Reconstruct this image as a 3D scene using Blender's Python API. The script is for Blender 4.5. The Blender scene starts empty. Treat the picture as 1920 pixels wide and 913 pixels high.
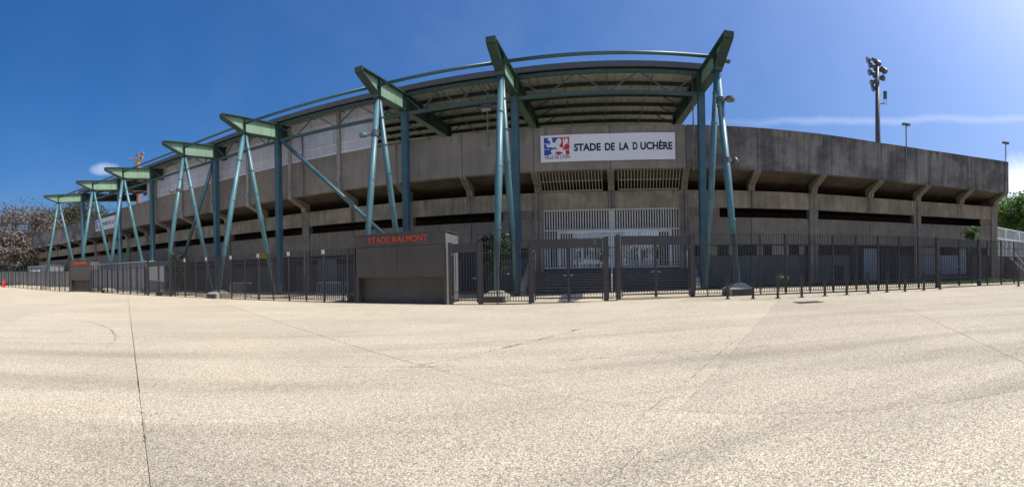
import bpy, math, random
from mathutils import Vector
from math import sin, cos, pi, hypot, atan2, radians
random.seed(7)
SC = bpy.context.scene
COL = SC.collection

# ---------------------------------------------------------------- camera
F = 790.0                      # cylinder radius of the panorama in photo pixels
cd = bpy.data.cameras.new('camera')
cd.type = 'PANO'
cd.panorama_type = 'CENTRAL_CYLINDRICAL'
cd.central_cylindrical_range_u_min = -960 / F
cd.central_cylindrical_range_u_max = 960 / F
cd.central_cylindrical_range_v_max = 511 / F
cd.central_cylindrical_range_v_min = -402 / F
cd.central_cylindrical_radius = 1.0
cd.clip_start = 0.05
cd.clip_end = 3000
cam = bpy.data.objects.new('camera', cd)
COL.objects.link(cam)
EYE = 1.45
cam.location = (0, 0, EYE)
cam.rotation_euler = (pi / 2, 14 / F, 0)
SC.camera = cam

# ---------------------------------------------------------------- sky, sun, exposure
SUN_EL = radians(58)
SUN_AZ = atan2(0.99, -0.14)    # clockwise from +Y
w = bpy.data.worlds.new('World')
SC.world = w
w.use_nodes = True
nt = w.node_tree
nt.nodes.clear()


def N(tree, kind, **kw):
    n = tree.nodes.new(kind)
    for k, v in kw.items():
        if k.startswith('i_'):
            n.inputs[int(k[2:])].default_value = v
        else:
            setattr(n, k, v)
    return n


def math_(tree, op, a, b=None, c=None, clamp=False):
    n = N(tree, 'ShaderNodeMath', operation=op, use_clamp=clamp)
    for i, v in enumerate((a, b, c)):
        if v is None:
            continue
        if isinstance(v, (int, float)):
            n.inputs[i].default_value = v
        else:
            tree.links.new(v, n.inputs[i])
    return n.outputs[0]


def build_world():
    L = nt.links.new
    sky = N(nt, 'ShaderNodeTexSky', sky_type='NISHITA', sun_disc=False)
    sky.sun_elevation = SUN_EL
    sky.sun_rotation = SUN_AZ
    sky.air_density = 1.0
    sky.dust_density = 4.6
    sky.ozone_density = 10
    geo = N(nt, 'ShaderNodeTexCoord')
    sep = N(nt, 'ShaderNodeSeparateXYZ')
    L(geo.outputs['Generated'], sep.inputs[0])
    x, y, z = sep.outputs
    hor = math_(nt, 'SQRT', math_(nt, 'ADD', math_(nt, 'MULTIPLY', x, x), math_(nt, 'MULTIPLY', y, y)))
    elev = math_(nt, 'DIVIDE', z, hor)                      # tan(elevation)
    az = math_(nt, 'ARCTAN2', x, y)
    noise = N(nt, 'ShaderNodeTexNoise', noise_dimensions='3D')
    noise.inputs['Scale'].default_value = 9
    noise.inputs['Detail'].default_value = 7
    noise.inputs['Roughness'].default_value = 0.6
    L(geo.outputs['Generated'], noise.inputs['Vector'])
    nf = noise.outputs[0]
    # low cumulus banks, scattered round the horizon
    big = N(nt, 'ShaderNodeTexNoise')
    big.inputs['Scale'].default_value = 1.7
    big.inputs['Detail'].default_value = 2
    L(geo.outputs['Generated'], big.inputs['Vector'])

    def puff(a0, e0, ra, re, gain=1.0):
        da = math_(nt, 'DIVIDE', math_(nt, 'SUBTRACT', az, a0), ra)
        de = math_(nt, 'DIVIDE', math_(nt, 'SUBTRACT', elev, e0), re)
        r2 = math_(nt, 'ADD', math_(nt, 'MULTIPLY', da, da), math_(nt, 'MULTIPLY', de, de))
        v = math_(nt, 'SUBTRACT', math_(nt, 'MULTIPLY_ADD', nf, 2.6, -0.3), r2)
        return math_(nt, 'MULTIPLY', math_(nt, 'SMOOTH_MIN', math_(nt, 'MAXIMUM', v, 0.0), 1.0, 0.1), gain, clamp=True)
    m = puff(1.222, 0.195, 0.062, 0.085)
    m = math_(nt, 'MAXIMUM', m, puff(1.42, 0.13, 0.16, 0.08))
    m = math_(nt, 'MAXIMUM', m, puff(-0.965, 0.262, 0.035, 0.017, 0.35))
    m = math_(nt, 'MAXIMUM', m, puff(-1.9, 0.2, 0.2, 0.08, 0.8))
    m = math_(nt, 'MAXIMUM', m, puff(2.4, 0.18, 0.3, 0.1))
    m = math_(nt, 'MAXIMUM', m, puff(-2.8, 0.16, 0.3, 0.08))
    # the aircraft trail: a soft band at constant elevation
    wob = math_(nt, 'MULTIPLY_ADD', nf, 0.03, -0.015)
    dtr = math_(nt, 'ABSOLUTE', math_(nt, 'SUBTRACT', math_(nt, 'ADD', elev, wob), 0.3465))
    core = math_(nt, 'SUBTRACT', 1.0, math_(nt, 'DIVIDE', dtr, 0.013), clamp=True)
    fade = math_(nt, 'MULTIPLY', math_(nt, 'SUBTRACT', az, 0.42), 3.2, clamp=True)
    fade2 = math_(nt, 'MULTIPLY', math_(nt, 'SUBTRACT', 1.9, az), 2.0, clamp=True)
    trail = math_(nt, 'MULTIPLY', math_(nt, 'MULTIPLY', core, fade), math_(nt, 'MULTIPLY', fade2, 0.21))
    m = math_(nt, 'MAXIMUM', m, trail)
    # thin high veil
    veil = math_(nt, 'MULTIPLY', math_(nt, 'SUBTRACT', big.outputs[0], 0.45, clamp=True), 0.35)
    m = math_(nt, 'MAXIMUM', m, math_(nt, 'MULTIPLY', veil, math_(nt, 'SUBTRACT', nf, 0.3, clamp=True)))
    mix = N(nt, 'ShaderNodeMix', data_type='RGBA')
    L(m, mix.inputs['Factor'])
    hs = N(nt, 'ShaderNodeHueSaturation')
    hs.inputs['Saturation'].default_value = 1.24
    hs.inputs['Hue'].default_value = 0.503
    L(sky.outputs[0], hs.inputs['Color'])
    L(hs.outputs[0], mix.inputs['A'])
    mix.inputs['B'].default_value = (6.6, 7.2, 8.2, 1)
    bg = N(nt, 'ShaderNodeBackground')
    bg.inputs['Strength'].default_value = 0.148
    L(mix.outputs['Result'], bg.inputs['Color'])
    out = N(nt, 'ShaderNodeOutputWorld')
    L(bg.outputs[0], out.inputs[0])


build_world()
sl = bpy.data.lights.new('sun', 'SUN')
sl.energy = 4.8
sl.angle = radians(0.53)
sl.color = (1.0, 0.94, 0.85)
sun = bpy.data.objects.new('sun', sl)
COL.objects.link(sun)
sdir = Vector((sin(SUN_AZ) * cos(SUN_EL), cos(SUN_AZ) * cos(SUN_EL), sin(SUN_EL)))
sun.rotation_euler = sdir.to_track_quat('Z', 'Y').to_euler()
sun.location = (0, 0, 60)
SC.view_settings.view_transform = 'Standard'
SC.view_settings.look = 'None'
SC.view_settings.exposure = 0.11
SC.view_settings.gamma = 1.0
SC.view_settings.use_curve_mapping = False

# ---------------------------------------------------------------- materials
def mat(name, col, rough=0.7, metal=0.0, var=0.12, scale=3.0, stretch=(1, 1, 1), bump=0.0, col2=None, streak=0.0, spec=0.5,
        stain=None, stain_amt=0.0, stain_scale=0.35, lime=0.0, runs=0.0, stain_k=(5.0, -2.1)):
    """Principled paint / concrete with noise mottling, vertical rain streaks and large stains."""
    m = bpy.data.materials.new(name)
    m.use_nodes = True
    t = m.node_tree
    L = t.links.new
    b = t.nodes['Principled BSDF']
    b.inputs['Roughness'].default_value = rough
    b.inputs['Metallic'].default_value = metal
    b.inputs['Specular IOR Level'].default_value = spec
    g = N(t, 'ShaderNodeNewGeometry')
    mp = N(t, 'ShaderNodeMapping')
    mp.inputs['Scale'].default_value = stretch
    L(g.outputs['Position'], mp.inputs[0])
    n = N(t, 'ShaderNodeTexNoise')
    n.inputs['Scale'].default_value = scale
    n.inputs['Detail'].default_value = 6
    n.inputs['Roughness'].default_value = 0.62
    L(mp.outputs[0], n.inputs['Vector'])
    fac = math_(t, 'MULTIPLY_ADD', n.outputs[0], 2.2, -0.6, clamp=True)
    mix = N(t, 'ShaderNodeMix', data_type='RGBA')
    c = Vector(col)
    c2 = Vector(col2) if col2 else c * (1 - 2 * var)
    mix.inputs['A'].default_value = (*(c2), 1)
    mix.inputs['B'].default_value = (*(c * (1 + (0 if col2 else var))), 1)
    L(fac, mix.inputs['Factor'])
    outc = mix.outputs['Result']
    if streak:
        mp2 = N(t, 'ShaderNodeMapping')
        mp2.inputs['Scale'].default_value = (2.2, 2.2, 0.13)
        L(g.outputs['Position'], mp2.inputs[0])
        n2 = N(t, 'ShaderNodeTexNoise')
        n2.inputs['Scale'].default_value = 1.6
        n2.inputs['Detail'].default_value = 5
        L(mp2.outputs[0], n2.inputs['Vector'])
        f2 = math_(t, 'MULTIPLY', math_(t, 'MULTIPLY_ADD', n2.outputs[0], 4.0, -1.75, clamp=True), streak)
        mx = N(t, 'ShaderNodeMix', data_type='RGBA', blend_type='MULTIPLY')
        L(f2, mx.inputs['Factor'])
        L(outc, mx.inputs['A'])
        mx.inputs['B'].default_value = (0.45, 0.44, 0.43, 1)
        outc = mx.outputs['Result']
    if runs:
        tc = N(t, 'ShaderNodeTexCoord')
        sz = N(t, 'ShaderNodeSeparateXYZ')
        L(tc.outputs['Generated'], sz.inputs[0])
        mp4 = N(t, 'ShaderNodeMapping')
        mp4.inputs['Scale'].default_value = (2.4, 2.4, 0.16)
        mp4.inputs['Location'].default_value = (2, 4, 7)
        L(g.outputs['Position'], mp4.inputs[0])
        n6 = N(t, 'ShaderNodeTexNoise')
        n6.inputs['Scale'].default_value = 1.3
        n6.inputs['Detail'].default_value = 6
        n6.inputs['Roughness'].default_value = 0.6
        L(mp4.outputs[0], n6.inputs['Vector'])
        reach = math_(t, 'SUBTRACT', math_(t, 'MULTIPLY_ADD', n6.outputs[0], 2.6, -1.55), math_(t, 'MULTIPLY', math_(t, 'SUBTRACT', 1.0, sz.outputs[2]), 1.1))
        f6 = math_(t, 'MULTIPLY', math_(t, 'MULTIPLY_ADD', reach, 2.2, 0.75, clamp=True), runs)
        mx = N(t, 'ShaderNodeMix', data_type='RGBA', blend_type='MULTIPLY')
        L(f6, mx.inputs['Factor'])
        L(outc, mx.inputs['A'])
        mx.inputs['B'].default_value = (0.33, 0.335, 0.35, 1)
        outc = mx.outputs['Result']
    if lime:
        mp3 = N(t, 'ShaderNodeMapping')
        mp3.inputs['Scale'].default_value = (3.1, 3.1, 0.10)
        mp3.inputs['Location'].default_value = (5, 9, 1)
        L(g.outputs['Position'], mp3.inputs[0])
        n5 = N(t, 'ShaderNodeTexNoise')
        n5.inputs['Scale'].default_value = 1.5
        n5.inputs['Detail'].default_value = 3
        L(mp3.outputs[0], n5.inputs['Vector'])
        f5 = math_(t, 'MULTIPLY', math_(t, 'MULTIPLY_ADD', n5.outputs[0], 9.0, -5.6, clamp=True), lime)
        mx = N(t, 'ShaderNodeMix', data_type='RGBA')
        L(f5, mx.inputs['Factor'])
        L(outc, mx.inputs['A'])
        mx.inputs['B'].default_value = (0.42, 0.40, 0.36, 1)
        outc = mx.outputs['Result']
    if streak:
        oi = N(t, 'ShaderNodeObjectInfo')
        mx = N(t, 'ShaderNodeMix', data_type='RGBA', blend_type='MULTIPLY')
        mx.inputs['Factor'].default_value = 1
        tone = math_(t, 'MULTIPLY_ADD', oi.outputs['Random'], 0.16, 0.90)
        cc = N(t, 'ShaderNodeCombineColor')
        for i in range(3):
            L(tone, cc.inputs[i])
        L(outc, mx.inputs['A'])
        L(cc.outputs[0], mx.inputs['B'])
        outc = mx.outputs['Result']
    if stain:
        n3 = N(t, 'ShaderNodeTexNoise')
        n3.inputs['Scale'].default_value = stain_scale
        n3.inputs['Detail'].default_value = 7
        n3.inputs['Roughness'].default_value = 0.65
        L(g.outputs['Position'], n3.inputs['Vector'])
        f3 = math_(t, 'MULTIPLY', math_(t, 'MULTIPLY_ADD', n3.outputs[0], stain_k[0], stain_k[1], clamp=True), stain_amt)
        mx = N(t, 'ShaderNodeMix', data_type='RGBA')
        L(f3, mx.inputs['Factor'])
        L(outc, mx.inputs['A'])
        mx.inputs['B'].default_value = (*stain, 1)
        outc = mx.outputs['Result']
    L(outc, b.inputs['Base Color'])
    if bump:
        bp = N(t, 'ShaderNodeBump')
        bp.inputs['Strength'].default_value = bump
        bp.inputs['Distance'].default_value = 0.02
        n4 = N(t, 'ShaderNodeTexNoise')
        n4.inputs['Scale'].default_value = 28
        n4.inputs['Detail'].default_value = 4
        L(g.outputs['Position'], n4.inputs['Vector'])
        L(n4.outputs[0], bp.inputs['Height'])
        L(bp.outputs[0], b.inputs['Normal'])
    return m


M = {}
M['concrete'] = mat('board concrete', (0.255, 0.219, 0.174), 0.9, var=0.12, scale=1.1, bump=0.25, streak=0.3, stain=(0.144, 0.124, 0.102), stain_amt=0.5, lime=0.25, runs=0.5)
M['parapet'] = mat('parapet concrete', (0.271, 0.240, 0.198), 0.9, var=0.10, scale=0.9, bump=0.25, streak=0.3, stain=(0.154, 0.139, 0.116), stain_amt=0.5, lime=0.15, runs=0.5)
M['weathered'] = mat('weathered concrete', (0.238, 0.218, 0.192), 0.92, var=0.2, scale=0.8, bump=0.3, streak=0.75, stain=(0.067, 0.066, 0.067), stain_amt=0.85, stain_scale=0.42, stain_k=(7.0, -3.2), lime=0.25, runs=0.85)
M['beam'] = mat('beam concrete', (0.367, 0.317, 0.239), 0.9, var=0.14, scale=1.3, bump=0.25, streak=0.6, stain=(0.154, 0.134, 0.107), stain_amt=0.6, stain_scale=0.7, lime=0.6, runs=0.6)
M['bracket'] = mat('bracket concrete', (0.235, 0.215, 0.18), 0.9, var=0.14, scale=1.6, bump=0.2, streak=0.3)
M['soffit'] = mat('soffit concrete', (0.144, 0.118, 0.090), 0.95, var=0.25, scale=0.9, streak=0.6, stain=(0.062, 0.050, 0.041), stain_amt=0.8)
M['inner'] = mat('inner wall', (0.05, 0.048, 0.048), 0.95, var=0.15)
M['darkwall'] = mat('dark grey painted wall', (0.121, 0.121, 0.114), 0.8, var=0.12, scale=0.7, streak=0.25)
M['pilaster'] = mat('pilaster concrete', (0.252, 0.229, 0.191), 0.9, var=0.18, scale=1.5, bump=0.2, streak=0.85, lime=0.6)
M['glass'] = mat('dark window glass', (0.02, 0.022, 0.026), 0.15, spec=0.6)
M['infill'] = mat('pale infill board', (0.285, 0.270, 0.232), 0.8, var=0.08)
M['bluepanel'] = mat('pale blue grey sheet', (0.224, 0.240, 0.264), 0.6, var=0.06)
M['door'] = mat('charcoal door', (0.035, 0.036, 0.04), 0.5)
M['boarded'] = mat('boarded concrete with rust stains', (0.223, 0.180, 0.140), 0.9, col2=(0.136, 0.093, 0.068), scale=2.5)
M['steelpost'] = mat('pale grey steel post', (0.36, 0.345, 0.325), 0.6, var=0.1, streak=0.3, stain=(0.2, 0.10, 0.05), stain_amt=0.4, stain_scale=0.8)
M['clad'] = mat('translucent grey cladding', (0.560, 0.582, 0.672), 0.5, var=0.10, scale=0.8, streak=0.25)
M['cladrail'] = mat('pale cladding rail', (0.75, 0.74, 0.72), 0.5)
M['roofunder'] = mat('roof sheet', (0.386, 0.386, 0.354), 0.6, var=0.12, scale=0.6)
M['purlin'] = mat('dark purlin', (0.028, 0.032, 0.04), 0.5)
M['truss'] = mat('green truss steel', (0.05, 0.095, 0.085), 0.5, var=0.15)
M['fascia'] = mat('roof fascia', (0.09, 0.095, 0.095), 0.5)
M['leg'] = mat('teal strut paint', (0.078, 0.188, 0.215), 0.42, var=0.14, scale=1.2, streak=0.4, stain=(0.092, 0.070, 0.053), stain_amt=0.25, stain_scale=1.6, stain_k=(8.0, -5.0))
M['column'] = mat('blue green column paint', (0.048, 0.12, 0.155), 0.45, var=0.14, scale=1.2, streak=0.45, stain=(0.10, 0.075, 0.05), stain_amt=0.2, stain_scale=1.6, stain_k=(8.0, -5.0))
M['green'] = mat('light green beam paint', (0.235, 0.36, 0.24), 0.45, var=0.10, scale=0.9, streak=0.4)
M['flange'] = mat('dark green flange paint', (0.026, 0.055, 0.043), 0.45, var=0.1)
M['tube'] = mat('tie tube paint', (0.04, 0.10, 0.11), 0.45)
M['fence'] = mat('charcoal fence paint', (0.050, 0.046, 0.045), 0.5, var=0.12, streak=0.1)
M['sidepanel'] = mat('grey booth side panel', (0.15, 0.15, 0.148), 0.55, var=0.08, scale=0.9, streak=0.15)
M['sheet'] = mat('grey fence sheet', (0.185, 0.185, 0.18), 0.6, var=0.1, scale=0.6)
M['booth'] = mat('bronze grey booth panel', (0.064, 0.053, 0.045), 0.5, var=0.10, scale=0.9, streak=0.3)
M['red'] = mat('red letter', (0.52, 0.055, 0.025), 0.6, var=0.06)
M['white'] = mat('white sign face', (0.74, 0.74, 0.76), 0.5, var=0.02)
M['navy'] = mat('navy lettering', (0.012, 0.014, 0.035), 0.5, var=0.02)
M['blue'] = mat('blue emblem', (0.012, 0.06, 0.36), 0.5, var=0.02)
M['emred'] = mat('red emblem', (0.52, 0.02, 0.03), 0.5, var=0.02)
M['grille'] = mat('pale grille steel', (0.55, 0.54, 0.50), 0.5, var=0.08)
M['rake'] = mat('beige grille steel', (0.33, 0.31, 0.25), 0.6, var=0.1)
M['whitesteel'] = mat('white painted steel', (0.72, 0.73, 0.74), 0.45, var=0.05)
M['galv'] = mat('galvanised steel', (0.45, 0.46, 0.47), 0.35, metal=0.6)
M['mast'] = mat('mast steel', (0.10, 0.10, 0.105), 0.5)
M['lamp'] = mat('lamp housing', (0.09, 0.09, 0.09), 0.45)
M['lampface'] = mat('lamp glass', (0.330, 0.336, 0.348), 0.2)
M['rust'] = mat('rusty mast steel', (0.22, 0.11, 0.07), 0.7)
M['hydrant'] = mat('red hydrant paint', (0.65, 0.03, 0.02), 0.4)
M['footing'] = mat('footing concrete', (0.27, 0.25, 0.205), 0.9, var=0.14, scale=3, bump=0.3)
M['pipe'] = mat('grey drain pipe', (0.182, 0.182, 0.189), 0.5)
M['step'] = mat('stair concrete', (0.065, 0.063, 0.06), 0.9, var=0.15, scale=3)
M['bark'] = mat('bark', (0.055, 0.042, 0.034), 0.9)
M['yellow'] = mat('yellow banner', (0.62, 0.44, 0.03), 0.6)
M['iron'] = mat('rusty cast iron', (0.11, 0.075, 0.05), 0.7)
M['cabin'] = mat('pale cabin sheet', (0.62, 0.63, 0.64), 0.5)
M['block'] = mat('apartment render', (0.55, 0.55, 0.56), 0.8)


def leaf_mat(name, a, b, c=None, transl=0.35):
    m = bpy.data.materials.new(name)
    m.use_nodes = True
    t = m.node_tree
    L = t.links.new
    g = N(t, 'ShaderNodeNewGeometry')
    n = N(t, 'ShaderNodeTexWhiteNoise')
    L(g.outputs['Random Per Island'], n.inputs['Vector'])
    ramp = N(t, 'ShaderNodeValToRGB')
    ramp.color_ramp.elements[0].color = (*a, 1)
    ramp.color_ramp.elements[1].color = (*b, 1)
    if c:
        e = ramp.color_ramp.elements.new(0.5)
        e.color = (*c, 1)
    L(g.outputs['Random Per Island'], ramp.inputs[0])
    d = t.nodes['Principled BSDF']
    d.inputs['Roughness'].default_value = 0.55
    L(ramp.outputs[0], d.inputs['Base Color'])
    tr = N(t, 'ShaderNodeBsdfTranslucent')
    L(ramp.outputs[0], tr.inputs[0])
    ms = N(t, 'ShaderNodeMixShader')
    ms.inputs[0].default_value = transl
    L(d.outputs[0], ms.inputs[1])
    L(tr.outputs[0], ms.inputs[2])
    L(ms.outputs[0], t.nodes['Material Output'].inputs[0])
    return m


M['leaf'] = leaf_mat('green leaves', (0.035, 0.075, 0.02), (0.10, 0.17, 0.045), (0.06, 0.12, 0.03))
M['leafbright'] = leaf_mat('sunlit spring leaves', (0.07, 0.14, 0.03), (0.17, 0.27, 0.06), (0.11, 0.20, 0.045), 0.5)
M['leafdark'] = leaf_mat('dark leaves', (0.018, 0.032, 0.014), (0.045, 0.075, 0.028))
M['blossom'] = leaf_mat('blossom and young leaves', (0.06, 0.058, 0.035), (0.36, 0.295, 0.275), (0.15, 0.125, 0.10))
M['olive'] = leaf_mat('olive needles', (0.04, 0.05, 0.022), (0.12, 0.12, 0.055))
M['grass'] = leaf_mat('grass', (0.06, 0.12, 0.025), (0.14, 0.22, 0.05))


def ground_mat(name, tint=(1, 1, 1)):
    """Exposed aggregate concrete: pale pebbles in darker mortar, broad worn tyre bands."""
    m = bpy.data.materials.new(name)
    m.use_nodes = True
    t = m.node_tree
    L = t.links.new
    b = t.nodes['Principled BSDF']
    b.inputs['Roughness'].default_value = 0.8
    b.inputs['Specular IOR Level'].default_value = 0.3
    g = N(t, 'ShaderNodeNewGeometry')
    P = g.outputs['Position']
    v = N(t, 'ShaderNodeTexVoronoi', feature='F1')
    v.inputs['Scale'].default_value = 82
    nw = N(t, 'ShaderNodeTexNoise')
    nw.inputs['Scale'].default_value = 22
    L(P, nw.inputs['Vector'])
    wm = N(t, 'ShaderNodeMix', data_type='VECTOR')
    wm.inputs['Factor'].default_value = 0.035
    L(P, wm.inputs['A'])
    L(nw.outputs['Color'], wm.inputs['B'])
    L(wm.outputs['Result'], v.inputs['Vector'])
    ramp = N(t, 'ShaderNodeValToRGB')
    r = ramp.color_ramp
    r.elements[0].position = 0.0
    r.elements[0].color = (0.42, 0.345, 0.25, 1)
    r.elements[1].position = 1.0
    r.elements[1].color = (0.80, 0.71, 0.565, 1)
    e = r.elements.new(0.35); e.color = (0.58, 0.49, 0.375, 1)
    e = r.elements.new(0.65); e.color = (0.67, 0.58, 0.455, 1)
    sepc = N(t, 'ShaderNodeSeparateColor')
    L(v.outputs['Color'], sepc.inputs[0])
    L(sepc.outputs[0], ramp.inputs[0])
    # mortar between the pebbles
    edge = math_(t, 'MULTIPLY_ADD', v.outputs['Distance'], 3.6, -1.65, clamp=True)
    drop = math_(t, 'GREATER_THAN', sepc.outputs[1], 0.90)
    mort = math_(t, 'MULTIPLY', math_(t, 'MAXIMUM', edge, math_(t, 'MULTIPLY', drop, 0.85)), 0.72)
    mx = N(t, 'ShaderNodeMix', data_type='RGBA')
    L(mort, mx.inputs['Factor'])
    L(ramp.outputs[0], mx.inputs['A'])
    mx.inputs['B'].default_value = (0.15, 0.125, 0.095, 1)
    # broad worn and dirty bands
    # turning tracks of vehicles: long curved streaks about a turning centre
    sp = N(t, 'ShaderNodeSeparateXYZ')
    L(P, sp.inputs[0])
    tx_ = math_(t, 'SUBTRACT', sp.outputs[0], 1.5)
    ty_ = math_(t, 'ADD', sp.outputs[1], 3.0)
    rr_ = math_(t, 'SQRT', math_(t, 'ADD', math_(t, 'MULTIPLY', tx_, tx_), math_(t, 'MULTIPLY', ty_, ty_)))
    aa_ = math_(t, 'ARCTAN2', tx_, ty_)
    cv = N(t, 'ShaderNodeCombineXYZ')
    L(math_(t, 'MULTIPLY', rr_, 0.95), cv.inputs[0])
    L(math_(t, 'MULTIPLY', aa_, 1.1), cv.inputs[1])
    nb = N(t, 'ShaderNodeTexNoise')
    nb.inputs['Scale'].default_value = 1.0
    nb.inputs['Detail'].default_value = 5
    nb.inputs['Roughness'].default_value = 0.55
    L(cv.outputs[0], nb.inputs['Vector'])
    near = math_(t, 'SUBTRACT', 1.0, math_(t, 'MULTIPLY', math_(t, 'SUBTRACT', rr_, 9.0), 0.1), clamp=True)
    band = math_(t, 'MULTIPLY', math_(t, 'MULTIPLY_ADD', nb.outputs[0], 4.5, -2.0, clamp=True), math_(t, 'MULTIPLY_ADD', near, 0.42, 0.08))
    ns = N(t, 'ShaderNodeTexNoise')
    ns.inputs['Scale'].default_value = 0.4
    ns.inputs['Detail'].default_value = 6
    L(P, ns.inputs['Vector'])
    blot = math_(t, 'MULTIPLY', math_(t, 'MULTIPLY_ADD', ns.outputs[0], 3.0, -1.1, clamp=True), 0.22)
    dirt = math_(t, 'ADD', band, blot, clamp=True)
    m2 = N(t, 'ShaderNodeMix', data_type='RGBA', blend_type='MULTIPLY')
    L(dirt, m2.inputs['Factor'])
    L(mx.outputs['Result'], m2.inputs['A'])
    m2.inputs['B'].default_value = (0.50, 0.50, 0.50, 1)
    oi = N(t, 'ShaderNodeObjectInfo')
    tone = math_(t, 'MULTIPLY_ADD', oi.outputs['Random'], 0.10, 0.93)
    m3 = N(t, 'ShaderNodeMix', data_type='RGBA', blend_type='MULTIPLY')
    m3.inputs['Factor'].default_value = 1
    L(m2.outputs['Result'], m3.inputs['A'])
    cc = N(t, 'ShaderNodeCombineColor')
    for i in range(3):
        L(math_(t, 'MULTIPLY', tone, tint[i]), cc.inputs[i])
    L(cc.outputs[0], m3.inputs['B'])
    L(m3.outputs['Result'], b.inputs['Base Color'])
    bp = N(t, 'ShaderNodeBump')
    bp.inputs['Strength'].default_value = 0.55
    bp.inputs['Distance'].default_value = 0.012
    L(math_(t, 'SUBTRACT', 1.0, v.outputs['Distance']), bp.inputs['Height'])
    L(bp.outputs[0], b.inputs['Normal'])
    return m


M['ground_beige'] = ground_mat('beige exposed aggregate', (1.055, 1.055, 0.975))
M['ground_pale'] = ground_mat('pale exposed aggregate', (1.04, 1.06, 1.0))
M['ground_grey'] = ground_mat('grey exposed aggregate', (0.90, 0.915, 0.865))
M['earth'] = mat('dry soil', (0.40, 0.34, 0.26), 0.95, var=0.15, scale=0.8)
M['joint'] = mat('joint filler', (0.07, 0.06, 0.05), 0.95)
M['turf'] = mat('turf soil', (0.07, 0.11, 0.03), 0.95, var=0.2, scale=2)

# ---------------------------------------------------------------- mesh helpers
class MB:
    def __init__(s):
        s.v, s.f = [], []

    def add(s, vs, fs):
        o = len(s.v)
        s.v += [tuple(p) for p in vs]
        s.f += [tuple(i + o for i in f) for f in fs]
        return s

    def hexa(s, a, b):
        """Solid between two quads (lists of four points, same winding)."""
        return s.add(list(a) + list(b), [(3, 2, 1, 0), (4, 5, 6, 7), (0, 1, 5, 4), (1, 2, 6, 5), (2, 3, 7, 6), (3, 0, 4, 7)])

    def box(s, c, size, rz=0.0):
        x, y, z = (k / 2 for k in size)
        ca, sa = cos(rz), sin(rz)
        q = lambda i, j, k: (c[0] + i * ca - j * sa, c[1] + i * sa + j * ca, c[2] + k)
        return s.hexa([q(-x, -y, -z), q(x, -y, -z), q(x, y, -z), q(-x, y, -z)], [q(-x, -y, z), q(x, -y, z), q(x, y, z), q(-x, y, z)])

    def prism(s, poly, a, b):
        """Extrude a list of points by vector offsets a and b."""
        n = len(poly)
        A = [tuple(Vector(p) + Vector(a)) for p in poly]
        B = [tuple(Vector(p) + Vector(b)) for p in poly]
        return s.add(A + B, [tuple(range(n - 1, -1, -1)), tuple(range(n, 2 * n))] + [(i, (i + 1) % n, n + (i + 1) % n, n + i) for i in range(n)])

    def tube(s, pts, r, k=8, caps=True):
        pts = [Vector(p) for p in pts]
        rs = r if isinstance(r, (list, tuple)) else [r] * len(pts)
        rings = []
        for i, p in enumerate(pts):
            d = (pts[min(i + 1, len(pts) - 1)] - pts[max(i - 1, 0)]).normalized()
            up = Vector((0, 0, 1)) if abs(d.z) < 0.95 else Vector((1, 0, 0))
            u = d.cross(up).normalized()
            vv = u.cross(d)
            rings.append([p + (u * cos(2 * pi * j / k) + vv * sin(2 * pi * j / k)) * rs[i] for j in range(k)])
        vs = [q for rg in rings for q in rg]
        fs = [(i * k + j, i * k + (j + 1) % k, (i + 1) * k + (j + 1) % k, (i + 1) * k + j) for i in range(len(pts) - 1) for j in range(k)]
        if caps:
            fs += [tuple(range(k - 1, -1, -1)), tuple((len(pts) - 1) * k + j for j in range(k))]
        return s.add(vs, fs)

    def beam(s, a, b, wd, ht, up=(0, 0, 1)):
        a, b = Vector(a), Vector(b)
        d = (b - a).normalized()
        sd = d.cross(Vector(up))
        if sd.length < 1e-4:
            sd = d.cross(Vector((1, 0, 0)))
        sd.normalize()
        u = sd.cross(d)
        q = lambda p: [p + sd * wd / 2 * i + u * ht / 2 * j for i, j in ((-1, -1), (1, -1), (1, 1), (-1, 1))]
        return s.hexa(q(a), q(b))

    def build(s, name, m, parent=None, label=None, cat=None, group=None, kind=None, base=None, smooth=False):
        org = Vector(parent['org']) if parent is not None else Vector(base or (0, 0, 0))
        me = bpy.data.meshes.new(name)
        me.from_pydata([(p[0] - org.x, p[1] - org.y, p[2] - org.z) for p in s.v], [], s.f)
        import bmesh
        bm = bmesh.new()
        bm.from_mesh(me)
        bmesh.ops.recalc_face_normals(bm, faces=bm.faces)
        bm.to_mesh(me)
        bm.free()
        if smooth:
            me.polygons.foreach_set('use_smooth', [True] * len(me.polygons))
        if m:
            me.materials.append(M[m] if isinstance(m, str) else m)
        o = bpy.data.objects.new(name, me)
        COL.objects.link(o)
        if parent is not None:
            o.parent = parent
            if 'part_org' in o.keys():
                pass
            o['org'] = parent['org']
        else:
            o.location = org
            o['org'] = org[:]
        return tag(o, label, cat, group, kind)


def tag(o, label=None, cat=None, group=None, kind=None):
    if label: o['label'] = label
    if cat: o['category'] = cat
    if group: o['group'] = group
    if kind: o['kind'] = kind
    return o


def thing(name, label, cat, loc, group=None):
    o = bpy.data.objects.new(name, None)
    COL.objects.link(o)
    o.location = loc
    o['org'] = tuple(loc)
    o.empty_display_size = 0.3
    return tag(o, label, cat, group)


def inst(mesh, name, parent, loc, rz=0.0, rot=None, scale=None):
    """One more object of a shared mesh, placed at a world point under its thing."""
    o = bpy.data.objects.new(name, mesh)
    COL.objects.link(o)
    if parent is not None:
        o.parent = parent
        o.location = Vector(loc) - Vector(parent['org'])
    else:
        o.location = loc
    o.rotation_euler = rot or (0, 0, rz)
    if scale: o.scale = scale
    return o


def shared(mb, m):
    me = bpy.data.meshes.new('shared')
    me.from_pydata(mb.v, [], mb.f)
    me.materials.append(M[m])
    return me


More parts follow.
